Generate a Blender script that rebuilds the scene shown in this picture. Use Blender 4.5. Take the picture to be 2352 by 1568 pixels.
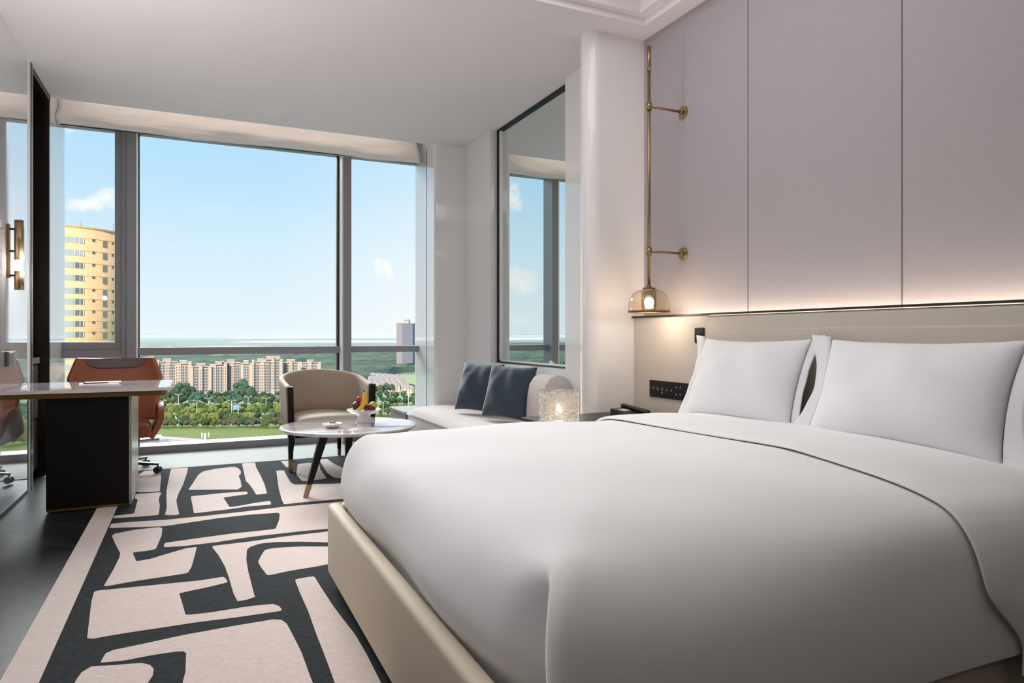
import bpy, bmesh, math, random
from mathutils import Vector, Matrix
for o in list(bpy.data.objects):
    bpy.data.objects.remove(o)
R = math.radians
PI = math.pi
scene = bpy.context.scene
COL = scene.collection

# ------------------------------------------------------------------ camera
YAW = math.atan(731 / 1568)
cam_d = bpy.data.cameras.new('camera')
cam_d.lens = 24.0
cam_d.sensor_width = 36.0
cam_d.shift_y = -14 / 2352
cam_d.clip_start = 0.05
cam_d.clip_end = 60000
cam = bpy.data.objects.new('camera', cam_d)
cam.location = (0, 0, 1.12)
cam.rotation_euler = (R(90), 0, -YAW)
COL.objects.link(cam)
scene.camera = cam

# ------------------------------------------------------------------ exposure
vs = scene.view_settings
scene.display_settings.display_device = 'sRGB'
vs.view_transform = 'Standard'
vs.look = 'None'
vs.gamma = 1.0
vs.exposure = 0.12
vs.use_curve_mapping = False

# ------------------------------------------------------------------ sky
def srgb(r, g, b):
    def f(c):
        c = c / 255
        return c / 12.92 if c <= 0.04045 else ((c + 0.055) / 1.055) ** 2.4
    return (f(r), f(g), f(b), 1)

world = bpy.data.worlds.new('sky')
scene.world = world
world.use_nodes = True
wt = world.node_tree
wt.nodes.clear()
def wn(t, **k):
    n = wt.nodes.new(t)
    for a, b in k.items():
        setattr(n, a, b)
    return n
def wmath(op, a, b=None, c=None, clamp=False):
    n = wn('ShaderNodeMath', operation=op, use_clamp=clamp)
    for i, v in enumerate((a, b, c)):
        if v is None: continue
        if isinstance(v, (int, float)): n.inputs[i].default_value = v
        else: wt.links.new(v, n.inputs[i])
    return n.outputs[0]
tc = wn('ShaderNodeTexCoord')
sep = wn('ShaderNodeSeparateXYZ')
wt.links.new(tc.outputs['Generated'], sep.inputs[0])
sx, sy, sz = sep.outputs
ramp = wn('ShaderNodeValToRGB')
cr = ramp.color_ramp
SKY = [(0.0, (236, 246, 252)), (0.03, (233, 246, 254)), (0.12, (216, 240, 255)), (0.20, (194, 230, 255)),
       (0.30, (178, 224, 254)), (0.6, (140, 196, 246)), (1.0, (110, 170, 235))]
cr.elements[0].position = 0.0
cr.elements[0].color = srgb(*SKY[0][1])
cr.elements[1].position = 1.0
cr.elements[1].color = srgb(*SKY[-1][1])
for p, c in SKY[1:-1]:
    e = cr.elements.new(p)
    e.color = srgb(*c)
wt.links.new(sz, ramp.inputs[0])
# whiter sky towards +X low down
gx = wmath('DIVIDE', sx, wmath('MAXIMUM', sy, 0.05))
gz = wmath('DIVIDE', sz, wmath('MAXIMUM', sy, 0.05))
hz = wmath('MULTIPLY', wmath('SMOOTH_MIN', wmath('MULTIPLY', wmath('SUBTRACT', gx, 0.10), 3.0, clamp=True), 0.85, 0.1),
           wmath('SUBTRACT', 1.0, wmath('MULTIPLY', gz, 2.6), clamp=True), clamp=True)
# clouds: soft clumps in direction space
nz = wn('ShaderNodeTexNoise')
nz.inputs['Scale'].default_value = 60
nz.inputs['Detail'].default_value = 5
nz.inputs['Roughness'].default_value = 0.55
wt.links.new(tc.outputs['Generated'], nz.inputs['Vector'])
cl = None
for (cx, cz, rx, rz) in [(-0.130, 0.163, 0.017, 0.009), (-0.1155, 0.166, 0.012, 0.011), (-0.0955, 0.174, 0.015, 0.013),
                         (-0.150, 0.262, 0.018, 0.014), (-0.462, 0.222, 0.022, 0.030), (-0.478, 0.088, 0.045, 0.022),
                         (-0.41, 0.080, 0.03, 0.014), (-0.40, 0.025, 0.10, 0.012), (0.255, 0.10, 0.02, 0.02)]:
    dx = wmath('POWER', wmath('DIVIDE', wmath('SUBTRACT', gx, cx), rx), 2)
    dz = wmath('POWER', wmath('DIVIDE', wmath('SUBTRACT', gz, cz), rz), 2)
    m = wmath('SUBTRACT', 1.25, wmath('ADD', dx, dz))
    cl = m if cl is None else wmath('SMOOTH_MAX', cl, m, 0.3)
cl = wmath('ADD', cl, wmath('MULTIPLY', wmath('SUBTRACT', nz.outputs[0], 0.5), 3.2))
cl = wmath('MULTIPLY', cl, 0.75, clamp=True)
cl = wmath('MULTIPLY', cl, wmath('GREATER_THAN', sy, 0.06))
white = wmath('MAXIMUM', wmath('MULTIPLY', hz, wmath('GREATER_THAN', sy, 0.0)), wmath('MULTIPLY', cl, 0.95))
mx = wn('ShaderNodeMixRGB')
wt.links.new(white, mx.inputs[0])
wt.links.new(ramp.outputs[0], mx.inputs[1])
mx.inputs[2].default_value = (1.0, 1.0, 1.0, 1)
bg = wn('ShaderNodeBackground')
bg.inputs[1].default_value = 0.93
wt.links.new(mx.outputs[0], bg.inputs[0])
wo = wn('ShaderNodeOutputWorld')
wt.links.new(bg.outputs[0], wo.inputs[0])

# ------------------------------------------------------------------ sun and added daylight fill
def sun(name, direction, strength, angle, color):
    d = bpy.data.lights.new(name, 'SUN')
    d.energy = strength
    d.angle = R(angle)
    d.color = color
    o = bpy.data.objects.new(name, d)
    o.rotation_euler = Vector(direction).to_track_quat('-Z', 'Y').to_euler()
    COL.objects.link(o)
    return o
sun('sun', (0.45, 0.80, -0.50), 6.2, 1.0, (1.0, 0.85, 0.66))
sun('added_daylight_fill', (0.10, -1.0, -0.60), 6.7, 34.0, (0.99, 1.0, 1.0))  # second sun lamp, added to stand in for daylight through the window

def area(name, loc, direction, sxx, syy, power, color):
    d = bpy.data.lights.new(name, 'AREA')
    d.shape = 'RECTANGLE'
    d.size = sxx
    d.size_y = syy
    d.energy = power
    d.color = color
    o = bpy.data.objects.new(name, d)
    o.location = loc
    o.rotation_euler = Vector(direction).to_track_quat('-Z', 'Y').to_euler()
    COL.objects.link(o)
    return o
area('added_tray_fill', (1.0, 2.2, 3.31), (0, 0.0, -1), 2.4, 2.2, 30, (1.0, 0.985, 0.98))  # added bodyless fill above the bed, out of view
ul = bpy.data.lights.new('added_ceiling_fill', 'SPOT')  # bodyless spot added off-frame to brighten the ceiling; no fixture here
ul.energy = 78
ul.spot_size = R(170)
ul.spot_blend = 1.0
ul.shadow_soft_size = 0.03
ul.color = (1.0, 0.98, 0.965)
ulo = bpy.data.objects.new('added_ceiling_fill', ul)
ulo.location = (-0.90, 3.3, 1.55)
ulo.rotation_euler = Vector((0.22, 0.15, 1)).to_track_quat('-Z', 'Y').to_euler()
COL.objects.link(ulo)
area('added_rear_fill', (0.2, -1.6, 3.0), (0, 0, -1), 1.6, 0.6, 8, (1.0, 0.93, 0.87))  # added unseen fill lamp behind the camera
area('headboard_cove_light', (2.69, 1.65, 1.16), (0.2, 0, 1), 3.4, 0.03, 10, (1.0, 0.84, 0.68))
area('window_cove_light', (0.55, 6.83, 3.30), (0, 0.75, -0.65), 3.0, 0.03, 2.0, (1.0, 0.90, 0.80))

# ------------------------------------------------------------------ materials
MATS = {}
def mat(name, col, rough=0.5, metal=0.0, coat=0.0, spec=0.5, noise=None, bump=None, ior=1.5, sheen=0.0, coatr=0.03):
    if name in MATS: return MATS[name]
    m = bpy.data.materials.new(name)
    m.use_nodes = True
    nt = m.node_tree
    b = nt.nodes['Principled BSDF']
    c = srgb(*col)
    b.inputs['Base Color'].default_value = c
    b.inputs['Roughness'].default_value = rough
    b.inputs['Metallic'].default_value = metal
    b.inputs['Specular IOR Level'].default_value = spec
    b.inputs['Coat Weight'].default_value = coat
    b.inputs['Coat Roughness'].default_value = coatr
    b.inputs['IOR'].default_value = ior
    if sheen: b.inputs['Sheen Weight'].default_value = sheen
    tcn = nt.nodes.new('ShaderNodeTexCoord')
    def tex(scale, stretch, detail=4):
        mp = nt.nodes.new('ShaderNodeMapping')
        mp.inputs['Scale'].default_value = stretch
        nt.links.new(tcn.outputs['Object'], mp.inputs[0])
        n = nt.nodes.new('ShaderNodeTexNoise')
        n.inputs['Scale'].default_value = scale
        n.inputs['Detail'].default_value = detail
        nt.links.new(mp.outputs[0], n.inputs['Vector'])
        return n.outputs[0]
    if noise:                       # (second colour, scale, stretch, sharp)
        c2, sc, st, sharp = noise
        rp = nt.nodes.new('ShaderNodeValToRGB')
        rp.color_ramp.elements[0].position = 0.5 - sharp
        rp.color_ramp.elements[1].position = 0.5 + sharp
        rp.color_ramp.elements[0].color = srgb(*c2)
        rp.color_ramp.elements[1].color = c
        nt.links.new(tex(sc, st), rp.inputs[0])
        nt.links.new(rp.outputs[0], b.inputs['Base Color'])
    if bump:                        # (scale, stretch, strength, distance)
        bp = nt.nodes.new('ShaderNodeBump')
        bp.inputs['Strength'].default_value = bump[2]
        bp.inputs['Distance'].default_value = bump[3]
        nt.links.new(tex(bump[0], bump[1], 6), bp.inputs['Height'])
        nt.links.new(bp.outputs[0], b.inputs['Normal'])
    MATS[name] = m
    return m

def clear_glass(name, tint, ior=1.45, gl_rough=0.0):
    m = bpy.data.materials.new(name)
    m.use_nodes = True
    nt = m.node_tree
    nt.nodes.clear()
    tr = nt.nodes.new('ShaderNodeBsdfTransparent')
    tr.inputs[0].default_value = tint
    gl = nt.nodes.new('ShaderNodeBsdfGlossy')
    gl.inputs['Roughness'].default_value = gl_rough
    fr = nt.nodes.new('ShaderNodeLayerWeight')
    fr.inputs[0].default_value = 0.5
    pw = nt.nodes.new('ShaderNodeMath')
    pw.operation = 'POWER'
    pw.inputs[1].default_value = 4.0
    nt.links.new(fr.outputs['Facing'], pw.inputs[0])
    ma = nt.nodes.new('ShaderNodeMath')
    ma.operation = 'MULTIPLY_ADD'
    ma.inputs[1].default_value = 0.8
    ma.inputs[2].default_value = ((ior - 1) / (ior + 1)) ** 2
    nt.links.new(pw.outputs[0], ma.inputs[0])
    mix = nt.nodes.new('ShaderNodeMixShader')
    nt.links.new(ma.outputs[0], mix.inputs[0])
    nt.links.new(tr.outputs[0], mix.inputs[1])
    nt.links.new(gl.outputs[0], mix.inputs[2])
    o = nt.nodes.new('ShaderNodeOutputMaterial')
    nt.links.new(mix.outputs[0], o.inputs[0])
    return m

def emit(name, col, strength):
    m = bpy.data.materials.new(name)
    m.use_nodes = True
    nt = m.node_tree
    nt.nodes.clear()
    e = nt.nodes.new('ShaderNodeEmission')
    e.inputs[0].default_value = col
    e.inputs[1].default_value = strength
    o = nt.nodes.new('ShaderNodeOutputMaterial')
    nt.links.new(e.outputs[0], o.inputs[0])
    return m

def marble(name, base, vein, scale=1.6, rot=0.5, rough=0.06):
    m = bpy.data.materials.new(name)
    m.use_nodes = True
    nt = m.node_tree
    b = nt.nodes['Principled BSDF']
    b.inputs['Roughness'].default_value = rough
    b.inputs['Coat Weight'].default_value = 0.6
    tcn = nt.nodes.new('ShaderNodeTexCoord')
    mp = nt.nodes.new('ShaderNodeMapping')
    mp.inputs['Rotation'].default_value = (0, 0, rot)
    mp.inputs['Scale'].default_value = (1.0, 4.5, 1.0)
    nt.links.new(tcn.outputs['Object'], mp.inputs[0])
    n = nt.nodes.new('ShaderNodeTexNoise')
    n.inputs['Scale'].default_value = scale
    n.inputs['Detail'].default_value = 9
    n.inputs['Roughness'].default_value = 0.62
    n.inputs['Distortion'].default_value = 0.7
    nt.links.new(mp.outputs[0], n.inputs['Vector'])
    rp = nt.nodes.new('ShaderNodeValToRGB')
    e = rp.color_ramp.elements
    e[0].position = 0.30
    e[0].color = srgb(*vein)
    e[1].position = 0.62
    e[1].color = srgb(*base)
    k = e.new(0.46)
    k.color = srgb(*[(a * 2 + c) / 3 for a, c in zip(base, vein)])
    nt.links.new(n.outputs[0], rp.inputs[0])
    nt.links.new(rp.outputs[0], b.inputs['Base Color'])
    return m

WALLW = mat('white_lacquer', (242, 239, 238), 0.06, spec=0.5, coat=0.35, coatr=0.02)
LACQ = mat('white_back_painted_glass', (240, 237, 238), 0.05, spec=0.7, coat=1.0, coatr=0.01, ior=1.7, metal=0.35)
PAINT = mat('white_ceiling_paint', (243, 236, 238), 0.9, spec=0.2)
MATTW = mat('white_plaster', (228, 224, 221), 0.75)
DARKW = mat('dark_brown_wood', (46, 30, 27), 0.4, spec=0.3, noise=((30, 19, 17), 3.0, (30, 30, 1.2), 0.2), coat=0.2)
BLACKW = mat('black_wood', (17, 11, 11), 0.45, spec=0.25, noise=((10, 6, 6), 6.0, (30, 30, 1.0), 0.25))
FRAME = mat('anodised_grey_aluminium', (148, 149, 154), 0.42, metal=0.15)
FRAMEL = mat('pale_trim_and_lit_side', (246, 244, 241), 0.35, metal=0.1)  # pale trim metal; on mullion sides the colour stands in for reflected light
GASKET = mat('black_rubber', (22, 23, 24), 0.6)
BRASS = mat('brushed_brass', (170, 146, 110), 0.33, metal=0.85, noise=((146, 122, 88), 8, (40, 40, 2), 0.3))
BRASSD = mat('aged_brass', (128, 98, 62), 0.38, metal=0.75)
CHROME = mat('polished_steel', (190, 192, 194), 0.2, metal=1.0)
STEEL = mat('brushed_steel', (196, 192, 187), 0.3, metal=0.75)
LINEN = mat('white_cotton', (240, 240, 240), 0.88, spec=0.15, bump=(2.2, (1, 1, 1), 0.12, 0.05))
LINEN2 = mat('white_cotton_sateen', (240, 240, 242), 0.8, spec=0.2, bump=(4.5, (1, 1, 1), 0.25, 0.03))
BEIGEL = mat('beige_leather', (206, 192, 170), 0.68, spec=0.3, bump=(160, (1, 1, 1), 0.1, 0.002))
HEADB = mat('taupe_headboard_leather', (196, 187, 174), 0.55, bump=(190, (1, 1, 1), 0.1, 0.002))
HEADF = mat('taupe_lacquered_panel', (205, 196, 184), 0.35)
WALLC = mat('mauve_grey_wallcovering', (181, 175, 178), 0.85, noise=((168, 162, 165), 30, (1, 14, 1.0), 0.35), bump=(60, (1, 14, 0.7), 0.25, 0.004))
SEAM = mat('panel_seam', (110, 100, 100), 0.8)
BRONZE = mat('dark_bronze', (62, 50, 44), 0.4, metal=0.6)
MIRROR = mat('mirror_silver', (228, 234, 232), 0.0, metal=1.0)
MARBLE = marble('veined_white_marble', (226, 220, 219), (160, 150, 148), 2.0, 0.45)
MARBLEW = marble('white_marble', (240, 236, 235), (196, 184, 186), 1.4, 0.1)
STONE = mat('pale_window_stone', (166, 163, 154), 0.7, spec=0.08, noise=((150, 158, 154), 1.3, (1, 2, 1), 0.35))
SOFA = mat('warm_grey_upholstery', (208, 199, 194), 0.9, noise=((194, 184, 178), 50, (1, 1, 1), 0.4), bump=(240, (1, 1, 1), 0.25, 0.002))
VELVET = mat('slate_blue_velvet', (52, 68, 84), 0.75, sheen=0.35, noise=((44, 56, 70), 5, (1, 1, 1), 0.3), bump=(9, (1, 1, 2.2), 0.35, 0.02))
LEATHER = mat('cognac_leather', (160, 92, 56), 0.42, bump=(150, (1, 1, 1), 0.12, 0.002))
GREYL = mat('taupe_leather', (110, 96, 90), 0.5)
SHELLF = mat('sand_upholstery', (190, 172, 152), 0.75, noise=((176, 157, 137), 60, (1, 1, 1), 0.4))
RUGD = mat('charcoal_wool', (58, 61, 64), 0.98, spec=0.1, noise=((34, 38, 40), 38, (1, 8, 1), 0.16), bump=(60, (1, 6, 1), 0.5, 0.003))
RUGL = mat('blush_ivory_wool', (220, 207, 201), 0.98, spec=0.1, noise=((200, 184, 176), 38, (1, 8, 1), 0.2), bump=(60, (1, 6, 1), 0.5, 0.003))
BLACKP = mat('black_plastic', (24, 23, 24), 0.35)
SCREEN = mat('black_glass', (18, 18, 20), 0.4, spec=0.3)
ICON = mat('pale_grey_print', (176, 178, 180), 0.6)
PAPER = mat('white_paper', (240, 236, 230), 0.8)
CARD = mat('cream_card', (226, 218, 204), 0.7)
FABRICW = mat('white_blind_fabric', (246, 240, 236), 0.9, noise=((236, 229, 224), 3, (1, 1, 6), 0.3))
NIGHT = mat('taupe_veneer', (150, 138, 126), 0.4)
GREYG = mat('grey_green_glass_front', (150, 158, 152), 0.08, coat=1.0)
CERAM = mat('white_porcelain', (240, 238, 234), 0.15, coat=0.8)
PANE = clear_glass('window_glass', (0.985, 0.995, 0.99, 1), 1.12)
AMBER = clear_glass('amber_glass', (0.995, 0.955, 0.89, 1), 1.4)
BOWLG = clear_glass('clear_bowl_glass', (0.97, 0.97, 0.97, 1), 1.6, 0.05)

# dark herringbone floor
def floor_mat():
    m = bpy.data.materials.new('charcoal_oak_floor')
    m.use_nodes = True
    nt = m.node_tree
    b = nt.nodes['Principled BSDF']
    b.inputs['Roughness'].default_value = 0.34
    b.inputs['Specular IOR Level'].default_value = 0.14
    tcn = nt.nodes.new('ShaderNodeTexCoord')
    mp = nt.nodes.new('ShaderNodeMapping')
    mp.inputs['Rotation'].default_value = (0, 0, R(45))
    nt.links.new(tcn.outputs['Object'], mp.inputs[0])
    br = nt.nodes.new('ShaderNodeTexBrick')
    br.inputs['Scale'].default_value = 1.0
    br.inputs['Brick Width'].default_value = 0.62
    br.inputs['Row Height'].default_value = 0.095
    br.inputs['Mortar Size'].default_value = 0.0035
    br.inputs['Color1'].default_value = srgb(42, 44, 44)
    br.inputs['Color2'].default_value = srgb(29, 31, 31)
    br.inputs['Mortar'].default_value = srgb(8, 9, 9)
    nt.links.new(mp.outputs[0], br.inputs['Vector'])
    nt.links.new(br.outputs[0], b.inputs['Base Color'])
    n = nt.nodes.new('ShaderNodeTexNoise')
    n.inputs['Scale'].default_value = 9
    mp2 = nt.nodes.new('ShaderNodeMapping')
    mp2.inputs['Rotation'].default_value = (0, 0, R(45))
    mp2.inputs['Scale'].default_value = (1, 14, 1)
    nt.links.new(tcn.outputs['Object'], mp2.inputs[0])
    nt.links.new(mp2.outputs[0], n.inputs['Vector'])
    bp = nt.nodes.new('ShaderNodeBump')
    bp.inputs['Strength'].default_value = 0.15
    bp.inputs['Distance'].default_value = 0.003
    nt.links.new(n.outputs[0], bp.inputs['Height'])
    nt.links.new(bp.outputs[0], b.inputs['Normal'])
    return m
FLOORM = floor_mat()

# ------------------------------------------------------------------ mesh helpers
def new():
    return bmesh.new()
def merge(dst, src, mi=0):
    vm = {}
    for v in src.verts:
        vm[v] = dst.verts.new(v.co)
    for f in src.faces:
        try:
            g = dst.faces.new([vm[v] for v in f.verts])
            g.material_index = mi if mi else f.material_index
            g.smooth = f.smooth
        except ValueError:
            pass
    src.free()
def bx(bm, lo, hi, bev=0.0, seg=2, mi=0):
    t = new()
    bmesh.ops.create_cube(t, size=1)
    s = [hi[i] - lo[i] for i in range(3)]
    c = [(hi[i] + lo[i]) / 2 for i in range(3)]
    for v in t.verts:
        v.co = Vector([c[i] + v.co[i] * s[i] for i in range(3)])
    if bev:
        bmesh.ops.bevel(t, geom=list(t.edges), offset=bev, segments=seg, profile=0.5, affect='EDGES')
    merge(bm, t, mi)
def ring(bm, c, r, n, ax, ay):
    return [bm.verts.new(c + ax * (r * math.cos(2 * PI * i / n)) + ay * (r * math.sin(2 * PI * i / n))) for i in range(n)]
def tube(bm, pts, rad, n=14, caps=True, mi=0):
    pts = [Vector(p) for p in pts]
    if not isinstance(rad, (list, tuple)): rad = [rad] * len(pts)
    rings = []
    up = None
    for i, p in enumerate(pts):
        d = (pts[min(i + 1, len(pts) - 1)] - pts[max(i - 1, 0)]).normalized()
        if up is None:
            up = Vector((0, 0, 1)) if abs(d.z) < 0.9 else Vector((1, 0, 0))
        ax = d.cross(up).normalized()
        ay = ax.cross(d).normalized()
        up = ay
        rings.append(ring(bm, p, rad[i], n, ax, ay))
    for a, b in zip(rings, rings[1:]):
        for i in range(n):
            f = bm.faces.new((a[i], a[(i + 1) % n], b[(i + 1) % n], b[i]))
            f.smooth = True
            f.material_index = mi
    if caps:
        for r_ in (rings[0], rings[-1]):
            f = bm.faces.new(r_)
            f.material_index = mi
def lathe(bm, prof, c=(0, 0, 0), n=32, mi=0, close=False):
    c = Vector(c)
    rows = []
    for r, z in prof:
        if r < 1e-6:
            rows.append([bm.verts.new(c + Vector((0, 0, z)))])
        else:
            rows.append([bm.verts.new(c + Vector((r * math.cos(2 * PI * i / n), r * math.sin(2 * PI * i / n), z))) for i in range(n)])
    for a, b in zip(rows, rows[1:]):
        for i in range(n):
            j = (i + 1) % n
            if len(a) == 1 and len(b) == 1: continue
            if len(a) == 1: vs_ = (a[0], b[j], b[i])
            elif len(b) == 1: vs_ = (a[i], a[j], b[0])
            else: vs_ = (a[i], a[j], b[j], b[i])
            f = bm.faces.new(vs_)
            f.smooth = True
            f.material_index = mi
def prism(bm, poly, z0, z1, mi=0, bottom=True):
    lo = [bm.verts.new((p[0], p[1], z0)) for p in poly]
    hi = [bm.verts.new((p[0], p[1], z1)) for p in poly]
    n = len(poly)
    fs = [bm.faces.new(hi)]
    if bottom: fs.append(bm.faces.new(lo[::-1]))
    for i in range(n):
        fs.append(bm.faces.new((lo[i], lo[(i + 1) % n], hi[(i + 1) % n], hi[i])))
    for f in fs: f.material_index = mi
def gridsurf(bm, fn, nu, nv, mi=0, closeu=False):
    g = [[bm.verts.new(fn(i / nu, j / nv)) for j in range(nv + 1)] for i in range(nu if closeu else nu + 1)]
    m = len(g)
    for i in range(nu):
        for j in range(nv):
            f = bm.faces.new((g[i][j], g[(i + 1) % m][j], g[(i + 1) % m][j + 1], g[i][j + 1]))
            f.smooth = True
            f.material_index = mi
    return g
def obj(name, bm, m, parent=None, loc=(0, 0, 0), rotz=0.0, smooth=None, sub=0, rot=None, mats=None):
    bmesh.ops.recalc_face_normals(bm, faces=list(bm.faces))
    me = bpy.data.meshes.new(name)
    if smooth is not None:
        for f in bm.faces: f.smooth = smooth
    bm.to_mesh(me)
    bm.free()
    for k in (mats or [m]): me.materials.append(k)
    o = bpy.data.objects.new(name, me)
    COL.objects.link(o)
    o.location = loc
    o.rotation_euler = rot if rot else (0, 0, rotz)
    if parent: o.parent = parent
    if sub:
        s = o.modifiers.new('sub', 'SUBSURF')
        s.levels = sub
        s.render_levels = sub
    return o
def solid(o, th, offset=0.0):
    s = o.modifiers.new('thick', 'SOLIDIFY')
    s.thickness = th
    s.offset = offset
def thing(name, label, cat, loc=(0, 0, 0), rotz=0.0, group=None):
    o = bpy.data.objects.new(name, None)
    o.empty_display_size = 0.1
    COL.objects.link(o)
    o.location = loc
    o.rotation_euler = (0, 0, rotz)
    o['label'] = label
    o['category'] = cat
    if group: o['group'] = group
    return o
def tag(o, label, cat, group=None, kind=None):
    o['label'] = label
    o['category'] = cat
    if group: o['group'] = group
    if kind: o['kind'] = kind
    return o
def struct(o):
    o['kind'] = 'structure'
    return o
def copy_tree(o, parent=None):
    c = o.copy()
    COL.objects.link(c)
    c.parent = parent
    for ch in list(o.children):
        copy_tree(ch, c)
    return c
def qbox(name, lo, hi, m, parent=None, bev=0.0, seg=2):
    b = new()
    bx(b, lo, hi, bev, seg)
    return obj(name, b, m, parent)
def point(name, loc, power, rad, color):
    d = bpy.data.lights.new(name, 'POINT')
    d.energy = power
    d.shadow_soft_size = rad
    d.color = color
    o = bpy.data.objects.new(name, d)
    o.location = loc
    COL.objects.link(o)
    return o

# ================================================================== ROOM SHELL
XL, XR = -1.07, 2.73        # left glass wall, headboard wall
CZ = 3.09                   # ceiling
YB = -2.6                   # wall behind
XW = 2.58                   # white wall by the daybed
b = new(); bx(b, (XL - 0.7, YB, -0.1), (XR + 0.1, 7.45, 0.0))
struct(obj('floor', b, FLOORM))
qf = new(); bx(qf, (XL, 6.40, 0.0), (2.58, 7.26, 0.006))
struct(obj('trim_1', qf, STONE))
# ceiling with stepped tray
b = new()
TX0, TX1, TY0, TY1 = -0.30, 2.60, -0.6, 3.58
def ceil_quad(b, x0, x1, y0, y1, z0, z1): bx(b, (x0, y0, z0), (x1, y1, z1))
ceil_quad(b, XL - 0.7, TX0, YB, 6.75, CZ, CZ + 0.16)
ceil_quad(b, TX1, XR + 0.1, YB, 6.75, CZ, CZ + 0.16)
ceil_quad(b, TX0, TX1, TY1, 6.75, CZ, CZ + 0.16)
ceil_quad(b, TX0, TX1, YB, TY0, CZ, CZ + 0.16)
for (x0, x1, y0, y1) in ((TX0, TX0 + 0.07, TY0, TY1), (TX1 - 0.07, TX1, TY0, TY1), (TX0 + .07, TX1 - .07, TY1 - 0.05, TY1), (TX0 + .07, TX1 - .07, TY0, TY0 + 0.05)):
    ceil_quad(b, x0, x1, y0, y1, CZ + 0.045, CZ + 0.32)
ceil_quad(b, TX0 - 0.1, TX1 + 0.1, TY0 - 0.1, TY1 + 0.1, CZ + 0.30, CZ + 0.36)
ceil_quad(b, XL - 0.7, XR + 0.1, 6.6, 7.5, CZ + 0.36, CZ + 0.42)
bx(b, (XL - 0.7, 6.60, CZ + 0.1), (XR + 0.1, 6.75, CZ + 0.40))
struct(obj('ceiling', b, PAINT))
# walls
struct(qbox('wall_back', (XL - 0.7, YB - 0.1, 0), (XR + 0.1, YB, CZ), mat('warm_grey_back_wall', (150, 142, 136), 0.8)))
WL = struct(qbox('wall_left', (XL - 0.12, YB, 0), (XL, 5.86, CZ), LACQ))
qbox('wall_edge_strip', (XL - 0.12, 5.86, 0), (XL + 0.004, 5.92, CZ), FRAMEL, WL)
qbox('wall_kick_line', (XL - 0.02, YB, 0), (XL + 0.004, 5.86, 0.03), BRONZE, WL)
WR = struct(qbox('wall_right', (XR, YB, 0), (XR + 0.1, 3.80, CZ), WALLC))
for ys in (2.82, 1.93, 1.04, 0.15):
    qbox('panel_seam', (XR - 0.001, ys - 0.003, 1.1), (XR + 0.0005, ys + 0.003, CZ), SEAM, WR)
# rounded pier between headboard and daybed
b = new()
poly = [(XR + 0.1, 3.765), (2.40, 3.765)]
for i in range(9):
    a = PI * 1.5 - (PI / 2) * i / 8
    poly.append((2.385 + 0.085 * math.cos(a), 3.85 + 0.085 * math.sin(a)))
poly += [(2.305, 3.88), (2.33, 3.905), (XR + 0.1, 3.905)]
poly = [(x, y) for x, y in poly]
prism(b, poly, 0, CZ)
struct(obj('wall_pier', b, WALLW))
b = new()
bx(b, (XW, 3.905, 0), (XR + 0.1, 4.57, CZ))
bx(b, (XW, 4.57, 0), (XR + 0.1, 6.03, 0.862))
bx(b, (XW, 6.03, 0), (XR + 0.1, 6.72, CZ))
bx(b, (2.69, 4.57, 0.862), (XR + 0.1, 6.03, CZ))
struct(obj('wall_mirror_niche', b, WALLW))
# window-side column
WC = struct(qbox('wall_column', (2.24, 6.68, 0), (XR + 0.1, 7.40, CZ + 0.36), WALLW, bev=0.03, seg=3))
qbox('column_joint', (2.2385, 6.94, 0.36), (2.2415, 6.955, CZ), SEAM, WC)
struct(qbox('wall_window_left', (XL - 0.1, 6.69, 0), (XL, 7.40, CZ + 0.36), WALLW))
struct(qbox('wall_window_head', (XL - 0.7, 7.30, 3.05), (XR + 0.1, 7.42, CZ + 0.4), MATTW))
# niche in the left wall (minibar)
b = new()
bx(b, (XL - 0.62, 5.92, 0), (XL - 0.58, 6.69, CZ))
bx(b, (XL - 0.58, 6.65, 0), (XL, 6.69, CZ))
bx(b, (XL - 0.58, 5.88, 0), (XL - 0.12, 5.92, CZ))
bx(b, (XL - 0.12, 5.92, 0), (XL + 0.006, 5.965, CZ))
bx(b, (XL - 0.58, 5.92, CZ - 0.05), (XL, 6.69, CZ - 0.001))
struct(obj('trim_2', b, DARKW))
struct(qbox('trim_3', (XL - 0.01, 5.965, 0), (XL + 0.008, 5.985, CZ), STEEL))
M = thing('minibar_cabinet', 'white topped minibar cabinet with grey green front in dark niche', 'cabinet', (XL - 0.3, 6.3, 0))
def rel(o, lo, hi):
    l = o.location
    return (lo[0] - l.x, lo[1] - l.y, lo[2] - l.z), (hi[0] - l.x, hi[1] - l.y, hi[2] - l.z)
def pbox(name, lo, hi, m, root, bev=0.0, seg=2):
    lo2, hi2 = rel(root, lo, hi)
    return qbox(name, lo2, hi2, m, root, bev, seg)
pbox('cabinet_body', (XL - 0.56, 6.0, 0.02), (XL - 0.09, 6.62, 0.885), BLACKW, M)
pbox('countertop', (XL - 0.56, 5.99, 0.895), (XL - 0.06, 6.63, 0.945), MARBLEW, M, 0.003)
d1 = pbox('door', (XL - 0.09, 6.01, 0.46), (XL - 0.07, 6.61, 0.885), GREYG, M, 0.002)
q = new(); bx(q, (XL - 0.07 - M.location.x, 6.24 - M.location.y, 0.845), (XL - 0.055 - M.location.x, 6.38 - M.location.y, 0.88)); obj('door_pull', q, BRASSD, d1)
pbox('lower_door', (XL - 0.09, 6.01, 0.06), (XL - 0.07, 6.61, 0.45), DARKW, M, 0.002)

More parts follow.
